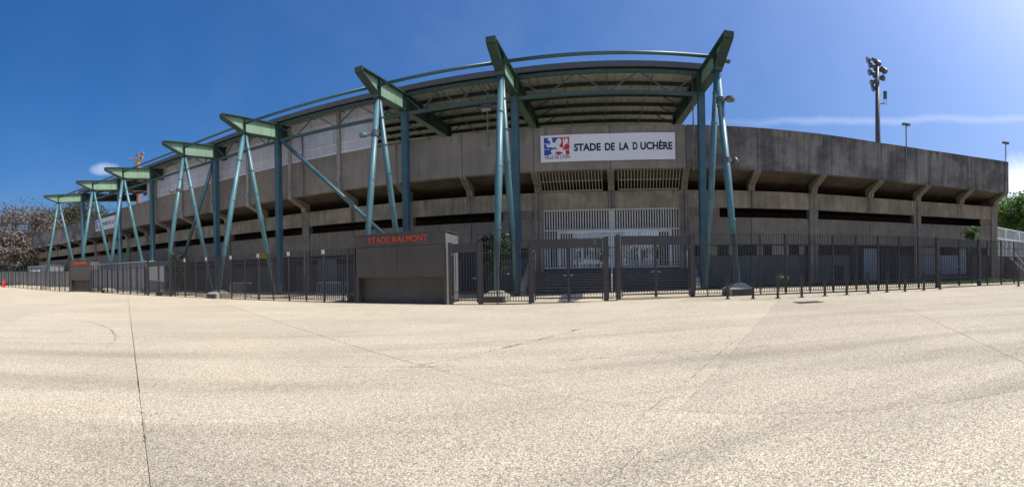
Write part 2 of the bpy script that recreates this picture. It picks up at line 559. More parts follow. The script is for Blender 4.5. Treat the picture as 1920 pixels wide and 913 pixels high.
def copy_thing(o, dloc, label, rz=None):
    """A thing with copies of its parts and sub-parts."""
    c = o.copy()
    COL.objects.link(c)
    c.location = Vector(o.location) + Vector(dloc)
    c['org'] = tuple(c.location)
    if rz is not None: c.rotation_euler.z = rz
    c['label'] = label
    for ch in o.children:
        d = ch.copy(); COL.objects.link(d); d.parent = c
        for g in ch.children:
            e = g.copy(); COL.objects.link(e); e.parent = d
    return c


def sstep(x):
    x = max(0.0, min(1.0, x))
    return x * x * (3 - 2 * x)


def G(x, y=0):
    """Ground height: nearly level, a little higher to the right and at the far left."""
    return 0.21 * sstep((x + 2) / 12) + 0.34 * sstep((-44 - x) / 20)


# ---------------------------------------------------------------- ground
def build_ground():
    mb = MB()
    xs = [-900, -400, -200, -120, -90, -75, -64, -59, -54, -49, -44, -30, -15, -2, 0, 2, 4, 6, 8, 10, 20, 40, 60, 90, 150, 400, 900]
    ys = [-900, -300, -100, -40, -10, 0, 10, 20, 30, 60, 120, 300, 900]
    vs = [(x, y, G(x) - 0.03) for y in ys for x in xs]
    n = len(xs)
    mb.add(vs, [(j * n + i, j * n + i + 1, (j + 1) * n + i + 1, (j + 1) * n + i) for j in range(len(ys) - 1) for i in range(n - 1)])
    mb.build('ground', 'ground_grey', kind='structure')
    plaza = thing('plaza_paving', None, None, (0, 0, 0))
    plaza['kind'] = 'structure'
    # slabs about four metres square, laid diagonally to the stand; one run of joints splays a little
    u = Vector((0.755, -0.656)); v = Vector((0.656, 0.755))
    o = Vector((-1.46, 6.54)); S = 4.05
    u1 = Vector((0.794, -0.608)); o1 = Vector((-4.09, 3.33))

    def corner(i, j):
        if j >= 0:
            return o + u * (i * S) + v * (j * S)
        # meet the splayed joint line along the cross joint i
        p = o + u * (i * S)
        b = o1 + v * ((j + 1) * S)
        den = v.x * u1.y - v.y * u1.x
        k = ((b.x - p.x) * u1.y - (b.y - p.y) * u1.x) / den
        return p + v * k
    for i in range(-18, 12):
        for j in range(-14, 12):
            a, b_, c_, d_ = corner(i, j), corner(i + 1, j), corner(i + 1, j + 1), corner(i, j + 1)
            c = (a + b_ + c_ + d_) / 4
            if not (-66 < c.x < 44 and -7 < c.y < 33): continue
            if c.y > 29.0 - 0.2 * c.x - max(0, c.x - 4) * 0.28: continue
            gu0 = 0.009 if i == 0 and j >= 0 else (0.004 if i == 2 else 0.003)
            gu1 = 0.009 if i == -1 and j >= 0 else (0.004 if i == 1 else 0.003)
            gv0 = 0.010 if j == -1 and i < 0 else (0.007 if j == 0 and i < 0 else 0.003)
            gv1 = 0.010 if j == -2 and i < 0 else (0.007 if j == -1 and i < 0 else 0.003)
            pts = []
            for p, q in ((0, 0), (0.5, 0), (1, 0), (0, 0.5), (0.5, 0.5), (1, 0.5), (0, 1), (0.5, 1), (1, 1)):
                pp = (gu0 + p * (S - gu0 - gu1)) / S; qq = (gv0 + q * (S - gv0 - gv1)) / S
                w_ = a.lerp(b_, pp).lerp(d_.lerp(c_, pp), qq)
                pts.append((w_.x, w_.y, G(w_.x)))
            low = [(p[0], p[1], p[2] - 0.028) for p in pts]
            mb = MB().add(pts, [(0, 1, 4, 3), (1, 2, 5, 4), (3, 4, 7, 6), (4, 5, 8, 7)])
            ring = [0, 1, 2, 5, 8, 7, 6, 3]
            mb.add(pts + low, [(ring[k], ring[(k + 1) % 8], ring[(k + 1) % 8] + 9, ring[k] + 9) for k in range(8)])
            if i < 0 and j >= 0 and c.x > -9: m = 'ground_pale'
            elif c.x < -2.5: m = 'ground_beige'
            else: m = 'ground_grey' if (c.x > 2 and c.y < 9) or c.x > 9 else 'ground_pale'
            if i == -1 and j == 0: m = 'ground_pale'
            mb.build('slab', m, plaza)


build_ground()


def rubber_marks():
    m = bpy.data.materials.new('rubber scuff')
    m.use_nodes = True
    t = m.node_tree
    b = t.nodes['Principled BSDF']
    b.inputs['Base Color'].default_value = (0.05, 0.045, 0.04, 1)
    b.inputs['Roughness'].default_value = 0.9
    n = N(t, 'ShaderNodeTexNoise')
    n.inputs['Scale'].default_value = 6
    n.inputs['Detail'].default_value = 8
    g = N(t, 'ShaderNodeNewGeometry')
    t.links.new(g.outputs['Position'], n.inputs['Vector'])
    t.links.new(math_(t, 'MULTIPLY_ADD', n.outputs[0], 1.6, -0.62, clamp=True), b.inputs['Alpha'])
    for pts, w_ in (([(-13.4, 7.7), (-12.85, 7.62), (-11.9, 7.6), (-10.87, 7.36), (-9.6, 6.85), (-8.6, 6.25), (-7.91, 5.72), (-7.4, 5.1)], 0.09),
                    ([(4.6, 7.3), (3.9, 6.75), (3.0, 5.8), (2.2, 4.9), (1.5, 4.2), (1.05, 3.7)], 0.024),
                    ([(-3.4, 5.9), (-1.9, 6.35), (0.3, 6.7), (2.3, 6.6), (4.2, 6.0)], 0.06)):
        mb = MB()
        vs = []
        P = [Vector((*p, 0)) for p in pts]
        Q = []
        for a, b2 in zip(P, P[1:]):
            for k in range(6): Q.append(a.lerp(b2, k / 6))
        Q.append(P[-1])
        for i, p in enumerate(Q):
            d = (Q[min(i + 1, len(Q) - 1)] - Q[max(i - 1, 0)]).normalized()
            sd = Vector((-d.y, d.x, 0)) * w_ * 0.5 * (0.4 + 0.6 * sin(pi * i / (len(Q) - 1)))
            for q in (p - sd, p + sd): vs.append((q.x, q.y, G(q.x) + 0.004))
        mb.add(vs, [(2 * i, 2 * i + 2, 2 * i + 3, 2 * i + 1) for i in range(len(Q) - 1)])
        mb.build('tyre_mark', m, kind='structure')


rubber_marks()

# ---------------------------------------------------------------- facade geometry
K = [(34.15, 14.06), (31.08, 16.08), (27.6, 18.05), (23.86, 19.7), (19.46, 21.15), (15.07, 22.64), (10.72, 24.11), (6.19, 25.56), (1.49, 26.57), (-3.13, 27.4),
     (-7.75, 28.15), (-12.35, 28.85), (-16.95, 29.5), (-21.6, 30.15), (-26.25, 30.7), (-30.9, 31.25), (-35.6, 31.75), (-40.3, 32.3), (-45, 32.85), (-49.7, 33.4),
     (-54.4, 33.85), (-59.1, 34.2), (-63.8, 34.5), (-68.5, 34.75), (-73.0, 34.95), (-77.2, 35.1)]
NK = len(K)
NRM = []
for i in range(NK):
    a, b = K[max(i - 1, 0)], K[min(i + 1, NK - 1)]
    dx, dy = a[0] - b[0], a[1] - b[1]
    Ln = hypot(dx, dy)
    NRM.append((-dy / Ln, dx / Ln))
# joints counted from the right end: 0 right end, 6 and 8 flank the entrance, 7 its middle, 25 far left end
def FP(s, t, z):
    i = min(int(s), NK - 2)
    f = s - i
    p, q = K[i], K[i + 1]
    m, n = NRM[i], NRM[i + 1]
    return Vector(((p[0] + m[0] * t) * (1 - f) + (q[0] + n[0] * t) * f, (p[1] + m[1] * t) * (1 - f) + (q[1] + n[1] * t) * f, z))


def fang(s):
    a, b = FP(max(s - 0.01, 0), 0, 0), FP(min(s + 0.01, NK - 1.001), 0, 0)
    return atan2(a.y - b.y, a.x - b.x)


def slab(s0, s1, t0, t1, z0, z1):
    """Quad block on the facade between parameters s0 > s1 (left to right)."""
    q = lambda z: [FP(s0, t0, z), FP(s1, t0, z), FP(s1, t1, z), FP(s0, t1, z)]
    return MB().hexa(q(z0), q(z1))


ZP0, ZP1 = 7.8, 10.45      # parapet
ZB0, ZB1 = 5.63, 6.8       # gallery beam
ZW0, ZW1 = 3.1, 4.97       # lower wall band
TI = 1.95                  # inner face of the lower storeys


def build_stadium():
    st = thing('stadium_building', 'long curved concrete stadium building with overhanging parapet and open galleries', 'stadium', (6.19, 27.4, 0))
    for i in range(NK - 1):
        e = 0.004
        # parapet: bays right of the roof are dark and stained
        m = 'weathered' if i <= 5 else ('parapet' if i < 18 else 'weathered')
        t0 = 0.0 if i < 18 else 0.35
        p = slab(i + 1 - e, i + e, t0, 0.45, ZP0 - (0.25 if i >= 18 else 0), ZP1 - (0.12 if i >= 18 else 0)).build('parapet_panel', m, st)
        slab(i + 1 - e, i + e, t0 - 0.02, 0.47, ZP1 - (0.12 if i >= 18 else 0), ZP1 - (0.12 if i >= 18 else 0) + 0.05).build('coping', m, p)
        # underside of the terrace
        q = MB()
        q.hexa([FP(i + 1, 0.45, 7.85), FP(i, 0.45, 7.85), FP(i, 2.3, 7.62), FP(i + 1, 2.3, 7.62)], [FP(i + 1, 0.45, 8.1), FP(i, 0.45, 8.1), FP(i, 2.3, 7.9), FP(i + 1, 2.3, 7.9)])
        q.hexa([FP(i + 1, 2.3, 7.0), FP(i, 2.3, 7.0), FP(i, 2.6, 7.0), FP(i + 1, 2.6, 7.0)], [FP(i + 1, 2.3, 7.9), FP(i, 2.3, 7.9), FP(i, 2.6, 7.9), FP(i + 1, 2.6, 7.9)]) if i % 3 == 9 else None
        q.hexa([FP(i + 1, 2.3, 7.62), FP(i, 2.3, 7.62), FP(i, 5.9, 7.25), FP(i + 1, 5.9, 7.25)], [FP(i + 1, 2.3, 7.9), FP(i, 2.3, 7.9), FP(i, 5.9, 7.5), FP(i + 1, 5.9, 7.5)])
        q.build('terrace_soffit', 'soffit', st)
        # gallery beam and lower wall
        slab(i + 1 - e, i + e, TI, TI + 0.3, ZB0, ZB1).build('gallery_beam', 'beam', st)
        if i not in (6, 7):
            slab(i + 1 - e, i + e, TI + 0.06, TI + 0.32, ZW0, ZW1).build('wall_panel', 'concrete', st)
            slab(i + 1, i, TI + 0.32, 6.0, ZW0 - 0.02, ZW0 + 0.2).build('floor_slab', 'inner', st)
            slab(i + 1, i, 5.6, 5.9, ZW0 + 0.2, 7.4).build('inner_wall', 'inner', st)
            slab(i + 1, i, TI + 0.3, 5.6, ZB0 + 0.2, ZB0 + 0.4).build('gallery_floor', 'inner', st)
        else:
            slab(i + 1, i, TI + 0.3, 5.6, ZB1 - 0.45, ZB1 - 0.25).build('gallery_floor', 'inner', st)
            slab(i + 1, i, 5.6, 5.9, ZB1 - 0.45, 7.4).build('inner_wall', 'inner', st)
        if i not in (6, 7):
            g = G(FP(i + 0.5, 2, 0).x)
            slab(i + 1 - e, i + e, TI + 0.42, TI + 0.7, -0.2, 2.36).build('ground_wall', 'darkwall', st)
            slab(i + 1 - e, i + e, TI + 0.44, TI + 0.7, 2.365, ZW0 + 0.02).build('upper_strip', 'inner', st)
    for s0, s1 in ((0.10, 0.02), (24.98, 24.9)):
        slab(s0, s1, TI + 0.32, 5.9, -0.1, 7.7).build('end_wall', 'concrete', st)
    # brackets that carry the parapet; under the clad part they are pale and have a post above
    for i in range(NK):
        s = min(i, NK - 1.001)
        ang = fang(s)
        ax = Vector((cos(ang), sin(ang), 0))
        clad = 11 <= i <= 16
        t0 = -0.17 if clad else 0.03
        prof = [(t0, ZP0 - 0.004), (t0, ZP0 - 0.12), (1.62, 7.12), (1.72, ZB1 + 0.002), (2.35, ZB1 + 0.002), (2.35, ZP0 - 0.3), (0.6, ZP0 - 0.004)]
        P3 = [FP(s, t, z) for t, z in prof]
        wd = 0.19 if not clad else 0.2
        b = MB()
        off = 0.0
        if i == 0: off = -0.26
        if i == NK - 1: off = 0.26
        b.prism(P3, ax * (off - wd - 0.02), ax * (off - 0.025))
        b.prism(P3, ax * (off + 0.025), ax * (off + wd + 0.02))
        b.prism([FP(s, t, z) for t, z in [(t0 + 0.08, ZP0 - 0.004), (t0 + 0.08, ZP0 - 0.1), (1.7, 7.1), (1.8, ZB1 + 0.002), (2.3, ZB1 + 0.002), (2.3, ZP0 - 0.3), (0.7, ZP0 - 0.004)]], ax * (off - 0.03), ax * (off + 0.03))
        b.build('bracket', 'steelpost' if clad else 'bracket', st)
        if clad:
            pp = MB().prism([FP(s, -0.20, z) for z in (ZP0 - 0.13, 13.6)] + [FP(s, -0.005, z) for z in (13.6, ZP0 - 0.13)], ax * -0.13, ax * 0.13).build('wall_post', 'steelpost', st)
            MB().box(FP(s, -0.26, 8.55), (0.2, 0.12, 0.3), ang).build('lamp_box', 'lampface', pp)
        MB().prism([FP(s, 0.06, ZP0 + 0.01), FP(s, 0.42, ZP0 + 0.01), FP(s, 0.42, ZP1 - 0.16), FP(s, 0.06, ZP1 - 0.16)], ax * (-0.045 + off), ax * (0.045 + off)).build('joint_filler', 'inner', st) if 0 < i < 18 else None
        # pilasters: tall at every other joint, short on the beam elsewhere
        if i in (7,): zlo = ZB0 + 0.002
        elif i in (2, 4, 6, 8) or (i >= 10 and i % 2 == 0): zlo = -0.1
        else: zlo = ZB0 + 0.002
        if i == 0: zlo = -0.1; off = -0.3
        wpl = 0.66 if zlo < 0 else 0.5
        t1 = TI + 0.6 if zlo < 0 else TI - 0.004
        b = MB()
        for sg in (-1, 1):
            b.prism([FP(s, TI - 0.05, zlo), FP(s, TI - 0.05, ZB1 + 0.004), FP(s, t1, ZB1 + 0.004), FP(s, t1, zlo)], ax * (off + sg * 0.02), ax * (off + sg * wpl / 2))
        b.build('pilaster', 'pilaster', st)
    # window strip and doors of the ground floor on the right
    def wall_item(name, m, s0, s1, z0, z1, dt=0.03, label=None):
        return slab(s0, s1, TI + 0.42 - dt, TI + 0.55, z0, z1).build(name, m, st, label=label)
    for s0, s1 in ((5.88, 5.76), (5.5, 5.34), (5.22, 4.9), (4.8, 4.66), (4.38, 4.22)):
        f = wall_item('window', 'glass', s0, s1, 2.42, 3.06)
        for k in range(int((s0 - s1) / 0.03)):
            s = s0 - (k + 0.5) * 0.03
            MB().box(FP(s, TI + 0.36, 2.74), (0.02, 0.03, 0.64), fang(s)).build('window_bar', 'fence', f)
    for s0, s1 in ((5.76, 5.5), (5.34, 5.22), (4.9, 4.8), (4.66, 4.38), (4.22, 4.12)):
        wall_item('infill_board', 'infill', s0 - 0.005, s1 + 0.005, 2.4, 3.06, 0.02)
    wall_item('vent_grille', 'door', 3.66, 3.46, 0.5, 1.58)
    for s0, s1 in ((3.34, 3.1), (2.78, 2.34), (0.78, 0.6)):
        d = wall_item('door', 'door', s0, s1, G(25) + 0.05, 2.95 if s0 > 1 else 3.02, 0.05)
        for k in range(3 if s0 > 3 or s0 < 1 else 6):
            s = s0 - (s0 - s1) * (k + 0.5) / (3 if s0 > 3 or s0 < 1 else 6)
            MB().box(FP(s, TI + 0.34, 1.6), (0.05, 0.03, 2.6), fang(s)).build('door_bar', 'fence', d)
    wall_item('door_side_panel', 'bluepanel', 3.08, 2.8, 0.4, 2.9, 0.02)
    wall_item('sheet_panel', 'bluepanel', 1.92, 1.44, 0.75, 2.4, 0.06)
    wall_item('sheet_panel', 'bluepanel', 1.42, 1.02, 0.75, 2.38, 0.06)
    wall_item('sheet_panel', 'bluepanel', 0.98, 0.8, 0.75, 3.0, 0.06)
    wall_item('infill_board', 'infill', 1.92, 1.5, 2.44, 3.06, 0.02)
    f = wall_item('window', 'glass', 1.42, 1.06, 2.42, 3.08, 0.05)
    for k in range(9):
        s = 1.40 - k * 0.04
        MB().box(FP(s, TI + 0.33, 2.75), (0.025, 0.03, 0.66), fang(s)).build('window_bar', 'fence', f)
    # boarded ends of the gallery slot
    for s0, s1 in ((5.95, 5.48), (0.46, 0.12), (8.52, 8.08)):
        slab(s0, s1, TI + 0.02, TI + 0.2, ZW1 + 0.03, ZB0 - 0.004).build('boarded_panel', 'boarded', st)
        slab(s0 + 0.004, s1 - 0.004, TI - 0.02, TI + 0.22, ZW1 - 0.03, ZW1 + 0.026).build('sill', 'infill', st)
    # doors, strips and the banner behind the fence on the left
    for s0, s1, z0, z1, m in ((12.6, 12.3, 0.05, 2.8, 'door'), (13.0, 12.8, 0.1, 2.9, 'sidepanel'), (11.8, 11.4, 0.1, 2.8, 'sidepanel'), (10.7, 10.4, 2.4, 3.05, 'infill'),
                              (9.75, 9.4, 0.1, 2.9, 'bluepanel'), (9.2, 8.8, 0.1, 2.95, 'door'), (8.72, 8.55, 2.4, 3.05, 'infill'), (14.3, 13.9, 0.1, 2.8, 'sidepanel')):
        wall_item('door' if m == 'door' else 'wall_sheet', m, s0, s1, z0, z1, 0.04)
    slab(13.18, 12.90, TI - 0.03, TI + 0.05, 3.12, 3.62).build('banner', 'yellow', st, label='yellow banner low on the wall behind the fence')
    # corrugated cladding above the parapet in the middle three bays
    for i in range(10, 17):
        s0, s1 = i + 1, i
        if i == 10: s1 = 10.35
        if i == 16: s0 = 16.4
        n = 26
        vs, fs = [], []
        for k in range(n * 2 + 1):
            s = s0 + (s1 - s0) * k / (n * 2)
            t = 0.02 if k % 2 else 0.06
            for z in (ZP1 + 0.06, 13.62):
                vs.append(FP(s, t, z))
        for k in range(n * 2):
            fs.append((2 * k, 2 * k + 2, 2 * k + 3, 2 * k + 1))
        c = MB().add(vs, fs).build('cladding_sheet', 'clad', st)
        for z, h in ((ZP1 + 0.12, 0.09), (11.25, 0.06), (12.9, 0.05)):
            slab(s0 - 0.03, s1 + 0.03, -0.05, 0.015, z, z + h).build('cladding_rail', 'cladrail', c)
    # entrance: raking grille above, tall barred grille below
    for k in range(20):
        for a, b in ((7.94, 7.12), (6.90, 6.08)):
            s = a + (b - a) * k / 19
            MB().beam(FP(s, 0.28, ZP0 - 0.02), FP(s, 1.78, ZB1 + 0.03), 0.05, 0.03).build('raking_bar', 'rake', st)
    for a, b in ((7.94, 7.12), (6.90, 6.08)):
        MB().beam(FP(a, 1.0, 7.32), FP(b, 1.0, 7.32), 0.03, 0.04).build('raking_rail', 'rake', st)
        slab(a, b, 1.74, 1.86, ZB1 + 0.002, ZB1 + 0.07).build('raking_rail', 'rake', st)
    TG = TI + 0.12
    gr = MB()
    for a, b in ((7.94, 7.0), (7.0, 6.06)):
        for z, h in ((ZB0 - 0.10, 0.095), (4.18, 0.10), (1.62, 0.12)):
            slab_ = slab(a - 0.002, b + 0.002, TG - 0.03, TG + 0.03, z, z + h)
            slab_.build('grille_rail', 'grille', st)
    for k in range(53):
        s = 7.925 - k * (7.925 - 6.075) / 52
        if abs(s - 7.0) < 0.015: continue
        MB().box(FP(s, TG + 0.045, (ZB0 - 0.1 + 1.74) / 2), (0.085, 0.03, ZB0 - 0.1 - 1.74), fang(s)).build('grille_bar', 'grille', st)
    for s, wd in ((7.95, 0.1), (7.74, 0.16), (7.42, 0.16), (7.0, 0.22), (6.62, 0.16), (6.2, 0.16), (6.05, 0.1)):
        MB().box(FP(s, TG + 0.1, (4.25 + 1.66) / 2), (wd, 0.07, 4.25 - 1.66), fang(s)).build('door_post', 'whitesteel' if wd > 0.12 else 'grille', st)
    MB().box(FP(7.0, TG + 0.05, (ZB0 + 4.25) / 2 - 0.05), (0.24, 0.06, ZB0 - 4.25 - 0.12), fang(7.0)).build('grille_post', 'grille', st)
    slab(7.74, 6.2, TG + 0.07, TG + 0.13, 4.02, 4.17).build('door_lintel', 'whitesteel', st)
    # passage to the pitch
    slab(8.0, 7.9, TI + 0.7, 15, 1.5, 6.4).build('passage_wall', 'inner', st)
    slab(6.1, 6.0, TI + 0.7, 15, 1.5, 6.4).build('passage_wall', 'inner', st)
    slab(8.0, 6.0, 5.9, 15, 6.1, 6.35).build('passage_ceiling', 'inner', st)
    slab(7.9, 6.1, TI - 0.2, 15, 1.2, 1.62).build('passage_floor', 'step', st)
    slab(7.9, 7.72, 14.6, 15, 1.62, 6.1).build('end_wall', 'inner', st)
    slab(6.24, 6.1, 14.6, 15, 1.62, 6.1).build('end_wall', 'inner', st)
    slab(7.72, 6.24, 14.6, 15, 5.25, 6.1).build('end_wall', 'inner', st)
    # steps
    n = 9
    for k in range(n):
        z1 = 1.62 - 0.165 * k
        t1 = TI - 0.2 - 0.3 * k
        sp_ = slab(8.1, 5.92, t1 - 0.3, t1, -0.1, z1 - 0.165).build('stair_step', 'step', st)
        slab(8.1, 5.92, t1 - 0.306, t1 - 0.25, z1 - 0.2, z1 - 0.161).build('lit_tread_edge', 'pilaster', sp_)  # pale strip paints a sunlit front edge onto each tread
    # cheek walls of the steps
    for s, w_ in ((8.14, 0.05), (5.9, 0.05)):
        prof = [(-1.3, -0.1), (-1.3, 0.35), (-0.9, 0.95), (TI, 2.0), (TI, -0.1)]
        ang = fang(s); ax = Vector((cos(ang), sin(ang), 0))
        MB().prism([FP(s, t, z) for t, z in prof], ax * -0.13, ax * 0.13).build('stair_cheek', 'footing', st)
    for s in (8.05, 7.0, 5.98):
        pts = [FP(s, -1.15, 0.25), FP(s, -1.15, 1.15), FP(s, TI - 0.3, 2.75), FP(s, TI - 0.3, 1.6)]
        MB().tube(pts, 0.028, 6).build('stair_handrail', 'whitesteel', st)
    # drain pipes on the parapet
    for s, t, z0, z1 in ((5.90, -0.1, 7.6, 13.5), (8.25, -0.1, 7.5, 13.5), (12.05 - 0.33, -0.12, 7.7, 12.5), (9.83, -0.1, 7.7, 12.4)):
        MB().tube([FP(s, t, z0), FP(s, t, z1)], 0.055, 8).build('downpipe', 'pipe', st, smooth=True)
    return st


build_stadium()

# ---------------------------------------------------------------- steel frames
TIPS = [(-51.8, 25.75, .30), (-42.4, 25.4, .21), (-35.8, 24.9, .23), (-25.9, 24.0, .224), (-18.7, 22.95, .25), (-8.1, 21.8, .23), (-0.84, 20.54, .224), (10.27, 17.8, .20)]
FLAB = ['smallest, farthest teal steel frame at the left end of the stand',
        'second steel frame from the left, its rear leg crossing the small name banner',
        'third steel frame from the left, in front of the left end of the grey cladding',
        'fourth steel frame from the left, a disc lamp on its front leg',
        'fifth steel frame from the left, with the long blue brace running down to its right',
        'steel frame standing behind the nearer ticket booth, a disc lamp on its front leg',
        'steel frame between ticket booth and double gates, its front leg on a concrete block',
        'steel frame at the right end of the roof, carrying a lamp and a dome camera']
FR = []
for tx, ty, nx in TIPS:
    d = Vector((nx, 1.0, 0)).normalized()
    FR.append((Vector((tx, ty, 0)), d))
BASET = [0.1, 0.1, 0.2, 0.0, -0.5, 0.15, 0.24, -0.75]


def frame_pt(k, t, z, lat=0.0):
    o, d = FR[k]
    return o + d * t + Vector((d.y, -d.x, 0)) * lat + Vector((0, 0, z))


def build_frames():
    for k in range(8):
        o, d = FR[k]
        side = Vector((d.y, -d.x, 0))
        g = G(o.x)
        fr = thing('steel_frame', FLAB[k], 'steel frame', (o.x, o.y, g), 'steel frames along the stand')
        P = lambda t, z, lat=0.0: frame_pt(k, t, z, lat)
        top = [(0, 12.98), (5.2, 13.42), (13.6, 13.66)]
        bot = [(0.10, 12.72), (2.0, 12.03), (5.2, 12.3), (13.6, 12.78)]
        poly = [P(0.03, 12.93)] + [P(t, z - 0.03) for t, z in top[1:2]] + [P(t, z + 0.03) for t, z in (bot[2], bot[1])] + [P(0.1, 12.76)]
        web = MB().prism(poly, side * -0.02, side * 0.02).build('beam_web', 'green', fr)
        poly = [P(5.8, 13.40), P(13.6, 13.63), P(13.6, 12.8), P(5.8, 12.34)]
        MB().prism(poly, side * -0.02, side * 0.02).build('roof_beam_web', 'flange', fr)
        # flanges
        def flange(pts, th):
            b = MB()
            for (t0, z0), (t1, z1) in zip(pts, pts[1:]):
                b.hexa([P(t0, z0 - th, -0.25), P(t0, z0 - th, 0.25), P(t1, z1 - th, 0.25), P(t1, z1 - th, -0.25)], [P(t0, z0, -0.25), P(t0, z0, 0.25), P(t1, z1, 0.25), P(t1, z1, -0.25)])
            return b
        flange(top, 0.075).build('top_flange', 'flange', fr)
        flange(bot, 0.06).build('bottom_flange', 'flange', fr)
        MB().hexa([P(0.0, 12.72, -0.25), P(0.0, 12.72, 0.25), P(0.12, 12.70, 0.25), P(0.12, 12.70, -0.25)], [P(-0.06, 12.985, -0.25), P(-0.06, 12.985, 0.25), P(0.0, 12.985, 0.25), P(0.0, 12.985, -0.25)]).build('tip_plate', 'flange', fr)
        for t, za, zb in ((2.0, 12.08, 13.1), (9.0, 12.54, 13.5), (13.55, 12.8, 13.63)):
            MB().hexa([P(t, za, -0.22), P(t, za, 0.22), P(t + 0.03, za, 0.22), P(t + 0.03, za, -0.22)], [P(t, zb, -0.22), P(t, zb, 0.22), P(t + 0.03, zb, 0.22), P(t + 0.03, zb, -0.22)]).build('stiffener', 'flange', fr)
        # box where the beam meets its column, then the column
        MB().hexa([P(5.22, 12.303, -0.215), P(5.22, 12.303, 0.215), P(5.76, 12.335, 0.215), P(5.76, 12.335, -0.215)], [P(5.22, 13.375, -0.215), P(5.22, 13.375, 0.215), P(5.76, 13.39, 0.215), P(5.76, 13.39, -0.215)]).build('beam_box', 'flange', fr)
        c = MB()
        for t0, t1, a in ((5.28, 5.34, 0.20), (5.34, 5.66, 0.165), (5.66, 5.72, 0.20)):
            c.hexa([P(t0, g, -a), P(t0, g, a), P(t1, g, a), P(t1, g, -a)], [P(t0, 12.245, -a), P(t0, 12.245, a), P(t1, 12.245, a), P(t1, 12.245, -a)])
        c.build('column', 'column', fr)
        # prop legs
        bt = BASET[k]
        MB().tube([P(bt, g + 0.44), P(bt + (2.0 - bt) * 0.45, g + 0.44 + (12.0 - g) * 0.45), P(2.0, 11.98)], [0.125, 0.195, 0.165], 14).build('front_leg', 'leg', fr, smooth=True)
        rb = 5.0
        MB().tube([P(rb, g + 0.2), P(rb - 1.5, g + 6.0), P(2.12, 11.98)], [0.12, 0.19, 0.155], 14).build('rear_leg', 'leg', fr, smooth=True)
        for (t0, za, t1, zb, rr) in ((bt, g + 0.44, 2.0, 11.98, 0.205), (rb - 1.5, g + 6.0, 2.12, 11.98, 0.19)):
            for f in (0.28, 0.56, 0.82):
                c0 = P(t0 + (t1 - t0) * f, za + (zb - za) * f); dd = (P(t1, zb) - P(t0, za)).normalized()
                rq = rr * (1.05 - 0.17 * max(0, f - 0.45)) + 0.008
                MB().tube([c0 - dd * 0.025, c0 + dd * 0.025], rq, 14).build('weld_ring', 'leg', fr, smooth=False)
        MB().hexa([P(1.78, 11.93, -0.2), P(1.78, 11.93, 0.2), P(2.36, 11.93, 0.2), P(2.36, 11.93, -0.2)], [P(1.7, 12.07, -0.2), P(1.7, 12.07, 0.2), P(2.42, 12.09, 0.2), P(2.42, 12.09, -0.2)]).build('leg_plate', 'flange', fr)
        # concrete footing with a dark plinth on the fence side
        f = MB()
        q = lambda r, z: [P(bt - r, z, -r), P(bt - r, z, r), P(bt + r, z, r), P(bt + r, z, -r)]
        f.hexa(q(0.60, g + 0.31), q(0.26, g + 0.56))
        f.hexa(q(0.60, g - 0.05), q(0.60, g + 0.305))
        ft = f.build('footing', 'footing', fr)
        MB().hexa([P(bt - 0.64, g + 0.03, -0.48), P(bt - 0.64, g + 0.03, 0.48), P(bt - 0.605, g + 0.03, 0.48), P(bt - 0.605, g + 0.03, -0.48)],
                  [P(bt - 0.64, g + 0.28, -0.48), P(bt - 0.64, g + 0.28, 0.48), P(bt - 0.605, g + 0.28, 0.48), P(bt - 0.605, g + 0.28, -0.48)]).build('front_plate', 'fence', ft)
        # braces
        if k == 4:
            b = frame_pt(5, 4.6, 3.6, -0.7)
            MB().tube([P(5.5, 12.2, 0.27), b], 0.14, 10).build('brace', 'column', fr, label='long blue brace slanting down to the right', smooth=True)
        if k == 3:
            b = frame_pt(2, 5.5, 3.0, 0.9)
            MB().tube([P(5.5, 12.2, -0.27), frame_pt(3, 5.5, 2.6, -6.2)], 0.16, 10).build('brace', 'column', fr, smooth=True)


build_frames()


